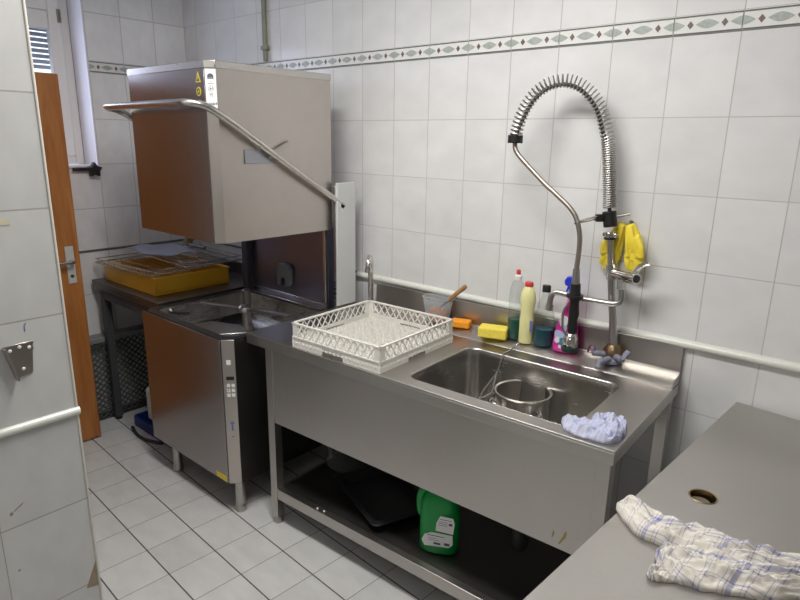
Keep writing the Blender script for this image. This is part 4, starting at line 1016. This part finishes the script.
# ------------------------------------------------------------------ things on the shelf below
SZ = .174
t = thing('detergent_jug', 'green plastic detergent jug with white labels on the shelf under the sink', 'jug', (1.142,-.548,SZ), .42)
mb = MB(); rings = []
NK = 32
for z, rx, ry, ox in ((.001,.066,.045,0),(.01,.074,.053,0),(.10,.075,.054,0),(.15,.074,.053,0),(.20,.068,.050,.0),(.245,.055,.042,.006),(.27,.036,.03,.012),(.285,.024,.024,.014),(.31,.022,.022,.014)):
    rings.append([mb.bm.verts.new((ox+rx*math.copysign(abs(math.cos(a))**.7,math.cos(a)), ry*math.copysign(abs(math.sin(a))**.7,math.sin(a)), z)) for a in [2*PI*k/NK for k in range(NK)]])
for A, B in zip(rings, rings[1:]):
    for i in range(NK): mb.bm.faces.new((A[i],A[(i+1)%NK],B[(i+1)%NK],B[i]))
mb.bm.faces.new(rings[0][::-1]); mb.bm.faces.new(rings[-1]); finish('jug_body', mb, M_green, t, smooth=50)
mb = MB(); mb.tube(catmull([(-.058,0,.125),(-.074,0,.150),(-.076,0,.205),(-.060,0,.245),(-.015,0,.280)],5), .017, 12); finish('jug_handle', mb, M_green, t)
mb = MB(); mb.lathe([(.024,.305),(.027,.305),(.027,.335),(0,.336)], (.014,0,0), 20); finish('jug_cap', mb, M_green, t)
for nm, pts, lines in (('label', [(-.045,.038),(.048,.045),(.062,.06),(.060,.098),(-.020,.098),(-.046,.085),(-.056,.06)], ((-.035,.030,.084,.0025),(-.03,.0,.074,.0012),(-.03,.01,.066,.0012),(-.01,.016,.050,.008),(.030,.050,.052,.010))),
                       ('label', [(-.004,.108),(.062,.104),(.066,.148),(.060,.170),(.012,.172),(-.002,.14)], ((.012,.055,.158,.002),(.006,.04,.148,.0012),(.006,.04,.141,.0012),(.006,.04,.134,.0012),(.045,.058,.138,.010)))):
    mb = MB(); mb.prism(pts, 1, -.0565, -.0545, 0)
    for a, b, z, h in lines: mb.prism([(a,z),(b,z),(b,z+h),(a,z+h)], 1, -.0570, -.0566, 1)
    finish(nm, mb, [M_label, M_ink], t, smooth=0)
t = thing('baking_tray', 'black rectangular oven tray lying on the shelf under the sink', 'tray', (.77,-.455,SZ), -.36)
mb = MB(); mb.plate_hole(rrect(-.21,-.15,.21,.15,.03), rrect(-.185,-.125,.185,.125,.025), .034, .04); 
rings = [[mb.bm.verts.new((p[0],p[1],z)) for p in rrect(-.185+i,-.125+i,.185-i,.125-i,.025)] for i, z in ((0,.037),(.012,.001))]
for A, B in zip(rings, rings[1:]):
    for i in range(len(A)): mb.bm.faces.new((A[i],A[(i+1)%len(A)],B[(i+1)%len(A)],B[i]))
mb.bm.faces.new(rings[-1]); o = finish('tray_body', mb, M_black, t, bevel=.002)
t = thing('glass_bowl', 'clear bowl upside down on the shelf near the left table leg', 'bowl', (.44,-.33,SZ))
mb = MB(); mb.lathe([(.11,.001),(.113,.003),(.108,.05),(.09,.095),(.05,.115),(0,.118)], (.44,-.33,SZ), 32); o = finish('bowl_body', mb, M_film, t, world=True, smooth=50); s_ = o.modifiers.new('thick','SOLIDIFY'); s_.thickness = .003
for i, (x, y) in enumerate(((.622,-.702),(.657,-.697))):
    mb = MB(); mb.ball((x,y,.1821), .0045, 1.3, 1, .8, seg=8); o = finish('crumb', mb, M_label)
    tag(o, ('left','right')[i]+' one of two white crumbs on the shelf rail under the sink', 'crumb', 'white crumbs on the shelf rail')

# ------------------------------------------------------------------ bracket on the partition
t = thing('wall_bracket', 'grey steel bracket screwed to the tiled partition at the left', 'bracket', (.80,-1.74,1.17))
mb = MB(); mb.prism([(-1.776,1.210),(-1.713,1.212),(-1.7165,1.200),(-1.7235,1.136),(-1.757,1.130)], 0, .8005, .8035); mb.prism([(-1.776,1.210),(-1.757,1.130),(-1.761,1.128),(-1.780,1.208)], 0, .8005, .822); bk = finish('bracket_plate', mb, steel('bracket_steel',(.42,.38,.35),.35,(2,2,2)), t, world=True, bevel=.001)
for y, z in ((-1.764,1.198),(-1.7245,1.198),(-1.744,1.203),(-1.742,1.150)):
    mb = MB(); mb.lathe([(0,0),(.0042,0),(.003,.0018),(0,.0022)], seg=10, M=Matrix.Translation((.8036,y,z)) @ Matrix.Rotation(PI/2,4,'Y')); finish('screw', mb, M_label, bk, M=t.matrix_basis.inverted())

# ------------------------------------------------------------------ daylight
wd = bpy.data.worlds.new('sky'); SC.world = wd; wd.use_nodes = True
bg = wd.node_tree.nodes['Background']; bg.inputs[0].default_value = (.72,.82,1.0,1); bg.inputs[1].default_value = 2.2
L = bpy.data.lights.new('window_daylight', 'AREA'); L.shape = 'RECTANGLE'; L.size = .9; L.size_y = .55; L.energy = 6; L.color = (.66,.74,1.0)
lo = bpy.data.objects.new('window_daylight', L); COL.objects.link(lo); lo.location = (xg+.03, -1.08, 1.85)
lo.rotation_euler = (0, math.radians(-90), 0)

# ------------------------------------------------------------------ camera
cam = bpy.data.cameras.new('camera'); co = bpy.data.objects.new('camera', cam); COL.objects.link(co)
yaw, pitch, roll = -.7073, -.2591, .0170
fw = Vector((math.sin(yaw)*math.cos(pitch), math.cos(yaw)*math.cos(pitch), math.sin(pitch))); rt = Vector((math.cos(yaw), -math.sin(yaw), 0)); u_ = rt.cross(fw)
r2 = math.cos(roll)*rt+math.sin(roll)*u_; u2 = -math.sin(roll)*rt+math.cos(roll)*u_
co.matrix_world = Matrix(((r2.x,u2.x,-fw.x,2.3115),(r2.y,u2.y,-fw.y,-2.1711),(r2.z,u2.z,-fw.z,1.6757),(0,0,0,1)))
cam.sensor_width = 36; cam.lens = 604.13/800*36; cam.clip_start = .02
SC.camera = co
SC.view_settings.view_transform = 'Standard'; SC.view_settings.look = 'None'; SC.view_settings.exposure = 0; SC.view_settings.gamma = 1; SC.view_settings.use_curve_mapping = False
